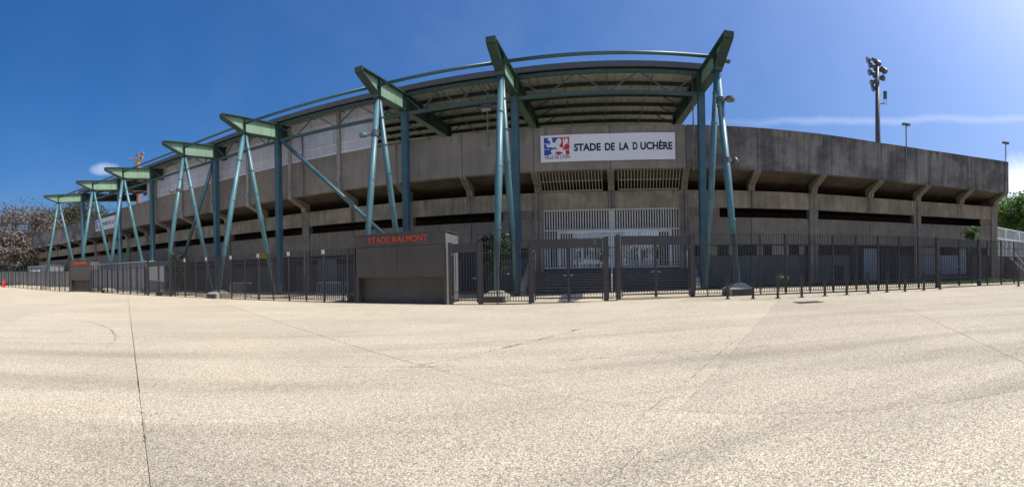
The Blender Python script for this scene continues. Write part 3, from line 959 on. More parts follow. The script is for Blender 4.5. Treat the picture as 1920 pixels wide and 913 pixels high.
def build_roof():
    rf = thing('canopy_roof', 'long steel canopy roof of pale sheets on dark purlins above the stand', 'roof', (-20, 32, 12))
    PUR = (5.9, 7.9, 9.8, 11.6, 13.4, 15.2, 17.0)
    zr = lambda t: 13.80 + 0.018 * (t - 5.5)
    def mixp(k, f, t, z):
        return frame_pt(k, t, z).lerp(frame_pt(k + 1, t, z), f)
    for k in range(7):
        f0, f1 = 0.0, 1.0
        if k == 0: f0 = -0.06
        if k == 6: f1 = 1.085
        # ribbed roof sheets
        n = 22
        vs, fs = [], []
        for i in range(n * 4 + 1):
            f = f0 + (f1 - f0) * i / (n * 4)
            dz = 0.05 if i % 4 in (0,) else 0.0
            for t in (5.25, 9.5, 13.5, 17.6):
                vs.append(mixp(k, f, t, zr(t) + dz))
        for i in range(n * 4):
            for j in range(3):
                fs.append((4 * i + j, 4 * i + 4 + j, 4 * i + 5 + j, 4 * i + 1 + j))
        sh = MB().add(vs, fs).build('roof_sheet', 'roofunder', rf)
        a, b = mixp(k, f0, 5.22, 13.70), mixp(k, f1, 5.22, 13.70)
        MB().beam(a, b, 0.12, 0.32).build('gutter', 'fascia', sh)
        for t in PUR:
            a, b = mixp(k, f0, t, zr(t) - 0.125), mixp(k, f1, t, zr(t) - 0.125)
            MB().beam(a, b, 0.13, 0.23).build('purlin', 'purlin', rf)
        # edge truss in the plane of the columns
        MB().beam(mixp(k, 0.0, 5.5, 13.40), mixp(k, 1.0, 5.5, 13.40), 0.2, 0.2).build('top_chord', 'truss', rf)
        MB().beam(frame_pt(k, 5.5, 12.12, 0.2), frame_pt(k + 1, 5.5, 12.12, -0.2), 0.2, 0.18).build('bottom_chord', 'truss', rf)
        m = 3
        for i in range(m):
            c0, c1, cm = i / m + 0.015, (i + 1) / m - 0.015, (i + 0.5) / m
            MB().beam(mixp(k, c0, 5.5, 13.27), mixp(k, cm - 0.015, 5.5, 12.25), 0.07, 0.07).build('truss_diagonal', 'truss', rf)
            MB().beam(mixp(k, cm + 0.015, 5.5, 12.25), mixp(k, c1, 5.5, 13.27), 0.07, 0.07).build('truss_diagonal', 'truss', rf)
        # sag rods and knee braces below the purlins
        for f in (0.25, 0.5, 0.75):
            MB().beam(mixp(k, f, 6.0, zr(6) - 0.3), mixp(k, f, 17.0, zr(17) - 0.3), 0.05, 0.05).build('sag_rod', 'truss', rf)
        for t in (9.8, 11.6, 13.4):
            MB().beam(frame_pt(k, t, 12.9, 0.05), mixp(k, 0.14, t, zr(t) - 0.26), 0.06, 0.06).build('knee_brace', 'purlin', rf)
            MB().beam(frame_pt(k + 1, t, 12.9, -0.05), mixp(k, 0.86, t, zr(t) - 0.26), 0.06, 0.06).build('knee_brace', 'purlin', rf)
        # tie tube that links the frame tips
        MB().tube([frame_pt(k, 1.98, 12.68, 0.02), frame_pt(k + 1, 1.98, 12.68, -0.02)], 0.095, 10).build('tie_tube', 'tube', rf, smooth=True)
    MB().tube([frame_pt(7, 1.75, 12.45, 0.2), frame_pt(7, 1.75, 12.45, 0.62)], 0.13, 10).build('tube_stub', 'tube', rf)
    return rf


build_roof()

# ---------------------------------------------------------------- text and signs
def text_mesh(s, bold=0.0):
    c = bpy.data.curves.new('t', 'FONT')
    c.body = s
    c.size = 1.0
    c.offset = bold
    c.resolution_u = 4
    o = bpy.data.objects.new('t', c)
    COL.objects.link(o)
    dg = bpy.context.evaluated_depsgraph_get()
    me = bpy.data.meshes.new_from_object(o.evaluated_get(dg))
    vs = [tuple(v.co) for v in me.vertices]
    fs = [tuple(p.vertices) for p in me.polygons]
    bpy.data.objects.remove(o)
    bpy.data.curves.remove(c)
    bpy.data.meshes.remove(me)
    x0 = min(v[0] for v in vs); x1 = max(v[0] for v in vs)
    return vs, fs, x0, x1


CAP = 0.729


def put_text(mb, s, x0, x1, ybase, cap, mapf, off, bold=0.02, depth=0.0, split=False):
    """Add the word between x0 and x1 with capitals cap high; mapf(x, y, out) gives the world point."""
    vs, fs, a, b = text_mesh(s, bold)
    k = (x1 - x0) / (b - a)
    hv = text_mesh('H', bold)[0]
    h0 = min(v[1] for v in hv)
    kc = cap / (max(v[1] for v in hv) - h0)
    front = [mapf(x0 + (v[0] - a) * k, ybase + (v[1] - h0) * kc, off) for v in vs]
    mb.add(front, fs)
    if depth:
        from collections import Counter
        cnt = Counter()
        for f in fs:
            for i in range(len(f)):
                cnt[tuple(sorted((f[i], f[(i + 1) % len(f)])))] += 1
        back = [mapf(x0 + (v[0] - a) * k, ybase + (v[1] - h0) * kc, off - depth) for v in vs]
        n = len(vs)
        mb.add(front + back, [(e[0], e[1], e[1] + n, e[0] + n) for e, c in cnt.items() if c == 1])
    return mb


LION = [[(250, 170), (330, 165), (365, 190), (375, 310), (480, 305), (490, 290), (450, 262), (480, 238), (545, 180), (600, 170), (640, 230), (640, 320), (575, 390), (590, 425), (540, 530),
         (430, 435), (400, 480), (350, 455), (280, 450), (200, 462), (205, 430), (170, 400), (190, 360), (260, 375), (305, 370), (310, 340), (290, 260), (210, 240), (240, 210)],
        [(575, 415), (620, 450), (680, 458), (712, 425), (690, 330), (705, 300), (685, 275), (690, 180), (720, 155), (725, 230), (715, 270), (760, 215), (770, 150), (800, 160), (800, 200), (835, 180), (840, 225), (855, 240), (830, 300),
         (740, 380), (722, 440), (680, 490), (688, 540), (740, 520), (775, 580), (770, 650), (730, 668), (600, 672), (640, 640), (690, 620), (680, 600), (570, 570), (520, 530)],
        [(320, 540), (440, 500), (540, 528), (580, 575), (440, 600), (450, 620), (500, 660), (480, 690), (250, 692), (330, 650), (385, 652), (325, 610)]]
EYE_PATCH = [(385, 200), (490, 190), (500, 215), (440, 225)]


def build_sign(sl, sr, zl0, zl1, label, t=-0.10):
    """Banner hung on the parapet from facade parameter sl (left) to sr (right)."""
    base = FP((sl + sr) / 2, t, 0)
    sg = thing('name_sign', label, 'sign', (base.x, base.y, zl0), 'stadium name signs on the parapet')
    cuts = [sl] + [c for c in range(int(sl), int(sr), -1) if sr < c < sl] + [sr]
    lens = [(FP(a, t, 0) - FP(b, t, 0)).length for a, b in zip(cuts, cuts[1:])]
    W = sum(lens); H = zl1 - zl0

    def mp(x, y, out):
        d = max(0.0, min(1.0, x)) * W
        for a, b, l in zip(cuts, cuts[1:], lens):
            if d <= l or b == cuts[-1]:
                return FP(a + (b - a) * d / l, t - out, zl0 + y * H)
            d -= l
    xs = [0.0]
    acc = 0
    for l in lens:
        acc += l
        xs.append(acc / W)
    mb = MB()
    for a, b in zip(xs, xs[1:]):
        mb.hexa([mp(a, 0, 0), mp(b, 0, 0), mp(b, 0, -0.05), mp(a, 0, -0.05)], [mp(a, 1, 0), mp(b, 1, 0), mp(b, 1, -0.05), mp(a, 1, -0.05)])
    mb.build('sign_board', 'white', sg)
    fr = lambda x: (x - 118) / 1590
    for word, a, b in (('STADE', 515, 832), ('DE', 880, 998), ('LA', 1050, 1165), ('D', 1208, 1266), ('UCHÈRE', 1297, 1675)):
        tx = MB()
        put_text(tx, word, fr(a), fr(b), 0.365, 0.285, mp, 0.006, 0.042)
        tx.build('word', 'navy', sg)
    tx = MB()
    put_text(tx, 'VILLE DE LYON', 0.03, 0.218, 0.115, 0.115, mp, 0.006, 0.016)
    tx.build('small_lettering', 'navy', sg)
    # emblem: white lion on a blue and a red field
    u0, u1, v0, v1 = 0.026, 0.216, 0.255, 0.915
    e = lambda x, y: (u0 + (x - 110) / 775 * (u1 - u0), v1 - (y - (175 - 45 * (x - 110) / 775)) / 530 * (v1 - v0))
    def rect(xa, xb, ya, yb, out, m, nm):
        b = MB()
        q = [(xa, ya), (xb, ya), (xb, yb), (xa, yb)]
        b.add([mp(*e(*p), out) for p in q], [(0, 1, 2, 3)])
        return b.build(nm, m, sg)
    sk = lambda x: 175 - 45 * (x - 110) / 775
    def field(xa, xb, m, nm):
        b = MB()
        b.add([mp(u0 + (x - 110) / 775 * (u1 - u0), v, 0.005) for x, v in ((xa, v0), (xb, v0), (xb, v1), (xa, v1))], [(0, 1, 2, 3)])
        return b.build(nm, m, sg)
    field(110, 530, 'blue', 'blue_field')
    field(530, 885, 'emred', 'red_field')
    b = MB()
    for poly in LION:
        b.add([mp(*e(*p), 0.009) for p in poly], [tuple(range(len(poly)))])
    for ya in (340, 517):
        for xa, xb in ((110, 290), (700, 885)):
            b.add([mp(*e(x, ya + dy), 0.0075) for x, dy in ((xa, 0), (xb, -12), (xb, 2), (xa, 14))], [(0, 1, 2, 3)])
    b.build('lion', 'white', sg)
    b = MB()
    b.add([mp(*e(*p), 0.0125) for p in EYE_PATCH], [(0, 1, 2, 3)])
    b.build('lion_eye', 'blue', sg)
    b = MB()
    b.add([mp(*e(*p), 0.0125) for p in [(440, 600), (560, 575), (680, 605), (680, 622), (590, 640), (540, 680), (500, 660)]], [tuple(range(7))])
    b.build('red_patch', 'emred', sg)
    return sg


build_sign(7.902, 6.148, 8.31, 9.98, 'large white name banner above the entrance, navy letters and red and blue lion emblem')
build_sign(19.3, 17.55, 8.31, 9.95, 'small distant white name banner at far left, half hidden behind teal prop legs', t=0.2)


def build_booth(A, B, label, dh=3.45):
    A, B = Vector((*A, 0)), Vector((*B, 0))
    g = G((A.x + B.x) / 2)
    ax = (B - A).normalized()
    W = (B - A).length
    nn = Vector((-ax.y, ax.x, 0))
    bt = thing('ticket_booth', label, 'ticket booth', (A.x, A.y, g), 'bronze ticket booths')
    P = lambda x, y, z: A + ax * x + nn * y + Vector((0, 0, g + z))
    def blk(x0, x1, y0, y1, z0, z1):
        q = lambda z: [P(x0, y0, z), P(x1, y0, z), P(x1, y1, z), P(x0, y1, z)]
        return MB().hexa(q(z0), q(z1))
    blk(0.0, W - 0.0, 0.42, 2.1, 0, dh - 0.06).build('booth_body', 'booth', bt)
    blk(0.0, W, 0.0, 0.415, 2.86, dh).build('fascia', 'booth', bt)
    blk(0.012, W * 0.475, 0.012, 0.415, 1.31, 2.845).build('shutter', 'booth', bt)
    blk(W * 0.475 + 0.012, W - 0.012, 0.012, 0.415, 1.31, 2.845).build('shutter', 'booth', bt)
    blk(0.0, 0.14, 0.0, 0.415, 0, 1.30).build('side_jamb', 'booth', bt)
    blk(W - 0.10, W, 0.0, 0.415, 0, 1.30).build('side_jamb', 'booth', bt)
    blk(-0.03, W + 0.03, -0.03, 2.14, dh + 0.002, dh + 0.06).build('roof_cap', 'booth', bt)
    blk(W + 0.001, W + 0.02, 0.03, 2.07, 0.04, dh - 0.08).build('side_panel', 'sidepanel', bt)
    blk(W * 0.2, W * 0.23, -0.02, 0.01, 1.55, 1.6).build('latch', 'fence', bt)
    blk(W * 0.73, W * 0.76, -0.02, 0.01, 1.55, 1.6).build('latch', 'fence', bt)
    # raised red letters, one mesh each
    mp = lambda x, y, out: P(x, -out, y)
    s = 'STADE BALMONT'
    adv = []
    ws = {}
    for ch in set(s) - {' '}:
        v_, f_, a_, b_ = text_mesh(ch, 0.012)
        ws[ch] = (b_ - a_)
    total = sum(ws.get(ch, 0.30) for ch in s) + 0.10 * (len(s) - 1)
    x0, x1 = 0.16 * W, 0.82 * W
    k = (x1 - x0) / total
    x = x0
    for ch in s:
        wch = ws.get(ch, 0.30) * k
        if ch != ' ':
            mb = MB()
            put_text(mb, ch, x, x + wch, 3.04, 0.30, mp, 0.035, 0.012, 0.03)
            mb.build('letter', 'red', bt)
        x += wch + 0.10 * k
    return bt


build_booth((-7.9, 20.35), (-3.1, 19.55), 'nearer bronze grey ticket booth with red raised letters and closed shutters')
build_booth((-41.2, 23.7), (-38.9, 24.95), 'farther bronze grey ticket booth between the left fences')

# ---------------------------------------------------------------- fences and gates
BAR = {}


def bar_mesh(h, wd=0.023, dp=0.038, m='fence'):
    key = (round(h, 3), wd, dp, m)
    if key not in BAR:
        BAR[key] = shared(MB().box((0, 0, h / 2), (wd, dp, h)), m)
    return BAR[key]


H = 2.86


def along(pts, step):
    """Points every step metres along a polyline with the direction there."""
    out = []
    left = step / 2
    for a, b in zip(pts, pts[1:]):
        a, b = Vector((*a, 0)), Vector((*b, 0))
        L = (b - a).length
        ang = atan2(b.y - a.y, b.x - a.x)
        d = left
        while d < L:
            p = a + (b - a) * d / L
            out.append((p.x, p.y, ang))
            d += step
        left = d - L
    return out


def build_fence(label, pts, step=0.125, post=2.45, caps=False, group='charcoal bar fences', backing=False):
    mid_i = len(pts) // 2
    x, y = (pts[0][0] + pts[-1][0]) / 2, (pts[0][1] + pts[-1][1]) / 2
    fe = thing('bar_fence', label, 'fence', (x, y, G(x)), group)
    for a, b in zip(pts, pts[1:]):
        n = max(1, int(hypot(b[0] - a[0], b[1] - a[1]) / 3))
        for i in range(n):
            p = [a[j] + (b[j] - a[j]) * i / n for j in (0, 1)]
            q = [a[j] + (b[j] - a[j]) * (i + 1) / n for j in (0, 1)]
            for z, h, d, nm in ((0.13, 0.035, 0.035, 'rail'), (0.53, 0.04, 0.03, 'rail'), (2.37, 0.04, 0.03, 'rail'), (H + 0.004, 0.014, 0.03, 'rail'), (0.02, 0.035, 0.07, 'base_strip')):
                MB().beam((p[0], p[1], G(p[0]) + z), (q[0], q[1], G(q[0]) + z), d, h).build(nm, 'fence', fe)
            if backing:
                w2 = Vector((q[0] - p[0], q[1] - p[1], 0)).normalized()
                o2 = Vector((-w2.y, w2.x, 0)) * 0.045
                P0, P1 = Vector((*p, G(p[0]))) + o2, Vector((*q, G(q[0]))) + o2
                MB().beam(P0 + Vector((0, 0, 1.45)) + w2 * 0.02, P1 + Vector((0, 0, 1.45)) - w2 * 0.02, 0.012, 1.8).build('backing_sheet', 'sheet', fe)
    bm = bar_mesh(H - 0.15)
    for px, py, ang in along(pts, step):
        inst(bm, 'bar', fe, (px, py, G(px) + 0.15), ang)
    pm = bar_mesh(H + 0.01, 0.07, 0.10)
    tm = bar_mesh(H - 0.02, 0.045, 0.075)
    cm = bar_mesh(0.24, 0.05, 0.02, 'cladrail')
    ends = [(pts[0][0], pts[0][1], atan2(pts[1][1] - pts[0][1], pts[1][0] - pts[0][0])), (pts[-1][0], pts[-1][1], atan2(pts[-1][1] - pts[-2][1], pts[-1][0] - pts[-2][0]))]
    for i, (px, py, ang) in enumerate(along(pts, post / 2)):
        big = i % 2 == 1
        o = inst(pm if big else tm, 'post', fe, (px, py, G(px)), ang)
        MBASE = bar_mesh(0.03, 0.16, 0.16)
        o2 = bpy.data.objects.new('foot_plate', MBASE); COL.objects.link(o2); o2.parent = o; o2.location = (0, 0, 0.005)
        if caps and big:
            for dx in (-0.055, 0.055):
                c = bpy.data.objects.new('post_cap', cm); COL.objects.link(c); c.parent = o; c.location = (dx, -0.065, H - 0.235)
    for px, py, ang in ends:
        inst(pm, 'post', fe, (px, py, G(px)), ang)
    return fe


def build_gate(label, A, B, leaves=2, mesh_low=True, group='charcoal gates with a solid top panel', number=None):
    A, B = Vector((*A, 0)), Vector((*B, 0))
    x = (A.x + B.x) / 2
    g = G(x)
    ax = (B - A).normalized(); W = (B - A).length
    nn = Vector((-ax.y, ax.x, 0)); ang = atan2(ax.y, ax.x)
    gt = thing('gate', label, 'gate', ((A.x + B.x) / 2, (A.y + B.y) / 2, g), group)
    P = lambda u, z, o=0.0: A + ax * u + nn * o + Vector((0, 0, g + z))
    pm = bar_mesh(H + 0.03, 0.17, 0.17)
    for u in (0.0, W):
        inst(pm, 'gate_post', gt, P(u, 0), ang)
    def blk(u0, u1, z0, z1, d=0.05, o=0.0, m='fence', nm='rail', parent=None):
        q = lambda z: [P(u0, z, o - d / 2), P(u1, z, o - d / 2), P(u1, z, o + d / 2), P(u0, z, o + d / 2)]
        return MB().hexa(q(z0), q(z1)).build(nm, m, parent or gt)
    lw = (W - 0.2) / leaves
    for i in range(leaves):
        u0 = 0.1 + lw * i + 0.015; u1 = u0 + lw - 0.03
        blk(u0, u1, 2.42, H - 0.03, 0.05, nm='top_panel')
        blk(u0 + 0.05, u1 - 0.05, 0.18, 0.24, 0.045)
        blk(u0, u0 + 0.05, 0.10, 2.418, 0.05, nm='stile')
        blk(u1 - 0.05, u1, 0.10, 2.418, 0.05, nm='stile')
        bm = bar_mesh(2.18, 0.024, 0.03)
        n = int((u1 - u0) / 0.128)
        for k in range(1, n):
            inst(bm, 'bar', gt, P(u0 + (u1 - u0) * k / n, 0.25), ang)
        if mesh_low:
            for z in [0.55 + 0.135 * j for j in range(9)]:
                blk(u0 + 0.05, u1 - 0.05, z, z + 0.022, 0.02, -0.028, nm='cross_bar')
        else:
            blk(u0 + 0.05, u1 - 0.05, 0.55, 0.59, 0.02, -0.028, nm='cross_bar')
        uh = u1 - 0.2 if i == 0 else u0 + 0.06
        blk(uh, uh + 0.14, 1.2, 1.225, 0.03, -0.06, 'galv', 'handle')
        for z in (2.3, 0.35):
            uu = u0 - 0.04 if i == 0 else u1 + 0.0
            blk(uu, uu + 0.05, z, z + 0.05, 0.06, -0.05, 'galv', 'hinge')
    if leaves == 2:
        inst(bar_mesh(2.75, 0.05, 0.07), 'meeting_post', gt, P(W / 2, 0.06, -0.03), ang)
    blk(0.085, W - 0.085, 0.0, 0.03, 0.09, nm='threshold')
    if number:
        mb = MB()
        put_text(mb, number, W - 0.50, W - 0.39, 2.57, 0.18, lambda xx, yy, out: P(xx, yy, -out), 0.027, 0.0)
        mb.build('number', 'pipe', gt)
    return gt


LN = lambda x: (x, 19.0 - 0.175 * x)
build_fence('long charcoal bar fence from the leaf gate on the left to the nearer ticket booth', [(-23.9, 22.75), (-16.0, 21.75), (-8.45, 20.55)], caps=True)
build_gate('charcoal gate with solid top panel set in the left fence', (-26.9, 22.95), (-23.95, 22.76), 2, False)
build_fence('charcoal bar fence in steep view between farther ticket booth and left gate', [(-38.6, 24.9), (-31.5, 23.5), (-26.98, 22.96)], 0.8, 2.4, backing=True)
build_fence('farthest charcoal bar fence, left of the farther ticket booth, red hydrant in front', [(-64, 23.2), (-56, 23.6), (-48.5, 23.9), (-41.4, 23.72)], 0.85, 2.6, backing=True)
build_fence('narrow strip of close bars against the left side of the nearer ticket booth', [(-8.4, 20.54), (-7.98, 20.45)], 0.1, 5)
build_gate('single leaf charcoal gate beside the right side of the nearer ticket booth', LN(-2.86), LN(-1.47), 1, False)
build_fence('short charcoal bar fence in front of the concrete block, between single and double gates', [LN(-1.38), LN(0.79)], 0.125, 2.9)
build_gate('left of the two double gates at the entrance, a pale number on its panel', LN(0.884), LN(4.117), 2, True, number='3')
build_gate('right of the two double gates at the entrance, no number on its panel', LN(4.70), LN(8.0), 2, True)
build_fence('very narrow barred strip between the two double gates', [LN(4.21), LN(4.61)], 0.1, 5)
build_fence('long charcoal bar fence on the right with the slim rack posts in front', [(8.1, 17.58), (11.3, 16.4), (14.4, 15.35), (18.4, 13.55), (20.3, 12.86)], 0.125, 2.5)
build_gate('charcoal double gate at far right in front of the ramp end', (20.4, 12.82), (23.5, 11.72), 2, False)
build_fence('charcoal bar fence at the right edge beyond the far right gate', [(23.6, 11.68), (27.1, 10.35), (33, 8.2)], 0.125, 2.5)


# rack posts on the right
RP = [(8.52, 15.2), (9.35, 14.55), (10.17, 13.95), (11.15, 13.6), (12.3, 13.42), (13.42, 13.2), (14.75, 13.1), (15.85, 12.85), (16.7, 12.4), (17.85, 12.05), (18.95, 11.75), (23.4, 9.05)]
ORD = ['first', 'second', 'third', 'fourth', 'fifth', 'sixth', 'seventh', 'eighth', 'ninth', 'tenth', 'eleventh', 'last']


def build_rack_posts():
    proto = None
    for i, (x, y) in enumerate(RP):
        lab = '%s slim dark rack post counted from the double gates, in front of the right fence' % ORD[i]
        if i == 11: lab = 'slim dark rack post standing alone at the far right edge of the picture'
        g = G(x)
        if proto is None:
            proto = thing('rack_post', lab, 'post', (x, y, g), 'slim rack posts along the right fence')
            b = proto
            rz = -0.35
            MB().box((x, y, g + 0.27), (0.085, 0.085, 0.56), rz).build('post_foot', 'fence', b)
            hd = MB()
            for s in (-1, 1):
                hd.box((x + s * 0.05 * cos(rz), y + s * 0.05 * sin(rz), g + 0.76), (0.045, 0.08, 0.46), rz)
            hd.build('post_head', 'fence', b)
            for z in (0.72, 0.95):
                dx, dy = sin(rz), -cos(rz)
                MB().tube([(x, y, g + z), (x + dx * 0.35, y + dy * 0.3, g + z)], 0.013, 6).build('peg', 'fence', b)
            MB().box((x, y, g + 0.012), (0.2, 0.2, 0.02), rz).build('foot_plate', 'fence', b)
        else:
            copy_thing(proto, (x - RP[0][0], y - RP[0][1], g - G(RP[0][0])), lab)


build_rack_posts()


def build_barrier(c, rz, label):
    g = G(c[0])
    b = thing('crowd_barrier', label, 'barrier', (c[0], c[1], g), 'galvanised crowd barriers behind the fence')
    ax = Vector((cos(rz), sin(rz), 0)); nn = Vector((-ax.y, ax.x, 0)); o = Vector((c[0], c[1], g))
    P = lambda u, z, d=0.0: o + ax * u + nn * d + Vector((0, 0, z))
    MB().tube([P(-1.0, 0.2), P(-1.0, 0.95), P(-0.9, 1.06), P(0.9, 1.06), P(1.0, 0.95), P(1.0, 0.2), P(-1.0, 0.2)], 0.021, 6).build('frame', 'galv', b)
    bm = shared(MB().tube([(0, 0, 0), (0, 0, 0.86)], 0.009, 5), 'galv')
    for k in range(1, 15):
        inst(bm, 'bar', b, P(-1 + k * 2 / 15, 0.2))
    for u in (-0.8, 0.8):
        MB().tube([P(u, 0.0, -0.28), P(u, 0.2, -0.02), P(u, 0.2, 0.02), P(u, 0.0, 0.28)], 0.02, 6).build('foot', 'galv', b)


build_barrier((-9.9, 21.6), -0.15, 'crowd barrier behind the fence just left of the nearer ticket booth')
build_barrier((-17.2, 22.9), -0.12, 'crowd barrier beside the concrete block farther left behind the fence')

# ---------------------------------------------------------------- lamps, camera, masts
def disc_lamp(k, f, lat, label):
    """Disc street lamp on a short arm fixed to the front leg of frame k."""
    bt = BASET[k]
    t = bt + (2.0 - bt) * f
    z = G(FR[k][0].x) + 0.44 + (11.98 - 0.44) * f
    p = frame_pt(k, t, z)
    e = frame_pt(k, t - 0.3, z, lat)
    l = thing('disc_lamp', label, 'lamp', p, 'disc lamps on the frame legs')
    MB().tube([p + Vector((0, 0, -0.13)), p + Vector((0, 0, 0.13))], 0.235, 12).build('clamp', 'lamp', l)
    MB().tube([p, e], 0.05, 6).build('arm', 'lamp', l)
    hd = MB().tube([e + Vector((0, 0, -0.10)), e + Vector((0, 0, -0.04)), e + Vector((0, 0, 0.08)), e + Vector((0, 0, 0.16))], [0.20, 0.26, 0.24, 0.09], 16).build('lamp_head', 'leg' if k != 7 else 'lamp', l)
    for i in range(4):
        MB().box(e + Vector((-0.18 + 0.12 * i, 0, -0.107)), (0.05, 0.34, 0.012), 0.4).build('lens', 'lampface', hd)


disc_lamp(3, 0.74, -0.75, 'disc lamp on the front leg of the fourth frame from the left')
disc_lamp(5, 0.80, -0.62, 'disc lamp on the leg rising behind the nearer ticket booth')
disc_lamp(7, 0.83, 0.42, 'black finned disc lamp on the right end frame, seen against the sky')


def dome_camera():
    f = 0.545
    bt = BASET[7]
    p = frame_pt(7, bt + (2.0 - bt) * f, G(10) + 0.44 + 11.5 * f)
    c = thing('dome_camera', 'small dome camera on an arm of the right end leg', 'camera', p)
    side = Vector((FR[7][1].y, -FR[7][1].x, 0))
    MB().tube([p + Vector((0, 0, -0.12)), p + Vector((0, 0, 0.12))], 0.26, 12).build('clamp', 'lamp', c)
    e = p + side * 0.5
    MB().tube([p, e], 0.035, 6).build('arm', 'lamp', c)
    MB().tube([e + Vector((0, 0, z)) for z in (-0.2, -0.15, -0.05, 0.05, 0.12, 0.22)], [0.05, 0.13, 0.17, 0.17, 0.12, 0.03], 12).build('dome', 'lamp', c, smooth=True)


dome_camera()


def roof_light():
    p = FP(8.62, -0.35, 0)
    r = thing('pole_floodlight', 'floodlight box on a thin pole under the roof beside the tall front leg', 'floodlight', (p.x, p.y, 9.6))
    MB().tube([FP(8.62, -0.15, 9.6), FP(8.62, -0.15, 12.7)], 0.04, 6).build('pole', 'pipe', r)
    MB().box(FP(8.62, -0.32, 12.1), (0.65, 0.22, 0.35), fang(8.6)).build('housing', 'lamp', r)
    MB().box(FP(8.62, -0.36, 11.82), (0.6, 0.25, 0.12), fang(8.6)).build('lens', 'lampface', r)
    for z in (9.7, 10.3):
        MB().box(FP(8.62, -0.06, z), (0.16, 0.14, 0.05), fang(8.6)).build('bracket', 'pipe', r)


roof_light()


def floodlight_mast(x, y, ztop, r0, r1, label, m, arms, group=None, lampm='lamp'):
    g = G(x)
    mt = thing('floodlight_mast', label, 'mast', (x, y, g), group)
    MB().tube([(x, y, g), (x, y, g + (ztop - g) * 0.6), (x, y, ztop)], [r0, r0 * 0.6 + r1 * 0.4, r1], 12).build('pole', m, mt, smooth=True)
    # climbing pegs
    pg = shared(MB().tube([(0, 0, 0), (-0.32, -0.1, 0)], 0.035, 5), m)
    n = 12
    for k in range(n):
        z = ztop * 0.5 + (ztop * 0.38) * k / n
        inst(pg, 'peg', mt, (x - r1, y, z))
    for dx, dy, z, rx, rz, s in arms:
        a = Vector((x, y, z - 0.25)); e = Vector((x + dx, y + dy, z))
        h = MB().tube([a, e], 0.06, 5).build('arm', m, mt)
        c = MB()
        # drum housing and face
        d = Vector((cos(rz) * cos(rx), sin(rz) * cos(rx), sin(rx)))
        c.tube([e - d * 0.30 * s, e - d * 0.05 * s, e + d * 0.28 * s], [0.22 * s, 0.46 * s, 0.52 * s], 10)
        l = c.build('lamp', lampm, mt)
        MB().tube([e + d * 0.285 * s, e + d * 0.30 * s], [0.49 * s, 0.49 * s], 10).build('lamp_face', 'lampface', l)
    return mt


# right mast stands inside the ground behind the parapet
MX, MY, MD = 49.35, 41.45, 64.4
zt = EYE + (502 - 118) / F * MD
arms = []
ra = random.Random(3)
for i, (dx, zz, rz, rx) in enumerate([(-1.5, 0.2, 2.6, -0.35), (-1.2, -0.6, 2.4, -0.3), (-1.25, -1.7, 2.5, -0.4), (-0.5, 0.15, 2.0, -0.5), (-0.5, -1.0, 2.1, -0.5), (-0.6, -2.1, 2.0, -0.5),
                                        (0.3, -0.3, 1.2, -0.5), (0.9, -1.2, 0.6, -0.4), (1.3, -1.45, 0.4, -0.3), (1.0, -2.5, 1.0, -0.4), (-0.9, -3.3, 2.5, -0.4), (-0.2, -3.2, 2.0, -0.5), (-0.7, -4.1, 2.4, -0.4)]):
    px = Vector((MY, -MX, 0)).normalized()
    arms.append((px.x * dx * 0.85, px.y * dx * 0.85, zt + zz, rx, rz, 0.95))
mast = floodlight_mast(MX, MY, zt, 0.5, 0.3, 'tall dark floodlight mast rising behind the right parapet', 'mast', arms)


def mast_box():
    p = Vector((MY, -MX, 0)).normalized()
    c = Vector((MX, MY, zt - 5.2)) + p * 1.15
    MB().box(c, (0.5, 0.45, 1.1), -0.7).build('antenna_box', 'lamp', mast)
    MB().tube([Vector((MX, MY, zt - 6.6)), c + Vector((0, 0, -1.2))], 0.07, 5).build('arm', 'mast', mast)
    for s in (-0.2, 0.2):
        MB().tube([c + p * s + Vector((0, 0, 0.5)), c + p * s + Vector((0, 0, -1.5))], 0.035, 5).build('antenna_leg', 'mast', mast)


mast_box()
# far left mast whose head shows above the roof
LX, LY = -84.0, 69.0
LD = hypot(LX, LY)
arms = [(-0.3, 0.2, EYE + (522 - 290) / F * LD, -0.5, -1.3, 1.3), (0.2, -0.4, EYE + (522 - 296) / F * LD, -0.4, -1.0, 1.2), (0.9, 0.6, EYE + (522 - 288) / F * LD, 0.2, 0.6, 1.0),
        (0.7, 0.5, EYE + (522 - 294) / F * LD, -0.3, 0.3, 1.1), (-0.5, -0.3, EYE + (522 - 303) / F * LD, -0.5, -1.4, 1.2), (0.4, 0.3, EYE + (522 - 304) / F * LD, -0.5, -0.6, 1.2), (-1.6, -1.2, EYE + (522 - 297) / F * LD, -0.2, -2.4, 0.7)]
floodlight_mast(LX, LY, EYE + (522 - 292) / F * LD, 0.9, 0.5, 'rusty brown mast head showing above the roof at far left', 'rust', arms, lampm='rust')


def parapet_lamp(s, z0, z1, label):
    p = FP(s, -0.06, z0)
    l = thing('parapet_lamp', label, 'lamp post', p, 'slim lamp posts fixed to the right parapet')
    MB().tube([p, FP(s, -0.06, z1)], 0.05, 8).build('pole', 'pipe', l)
    a = fang(s)
    MB().box(FP(s, -0.06, z1 + 0.04), (0.6, 0.26, 0.12), a).build('lamp_head', 'lamp', l)
    for d in (-0.2, 0.2):
        MB().box(FP(s, -0.06, z1 - 0.04) + Vector((cos(a), sin(a), 0)) * d, (0.18, 0.2, 0.03), a).build('lens', 'lampface', l)
    MB().box(FP(s, -0.05, 8.3), (0.24, 0.1, 0.9), a).build('fixing_plate', 'pipe', l)


parapet_lamp(2.5, 7.9, 12.1, 'slim lamp post on the right parapet, near the tall mast')
parapet_lamp(0.09, 8.6, 12.05, 'slim lamp post on the far right end of the parapet')


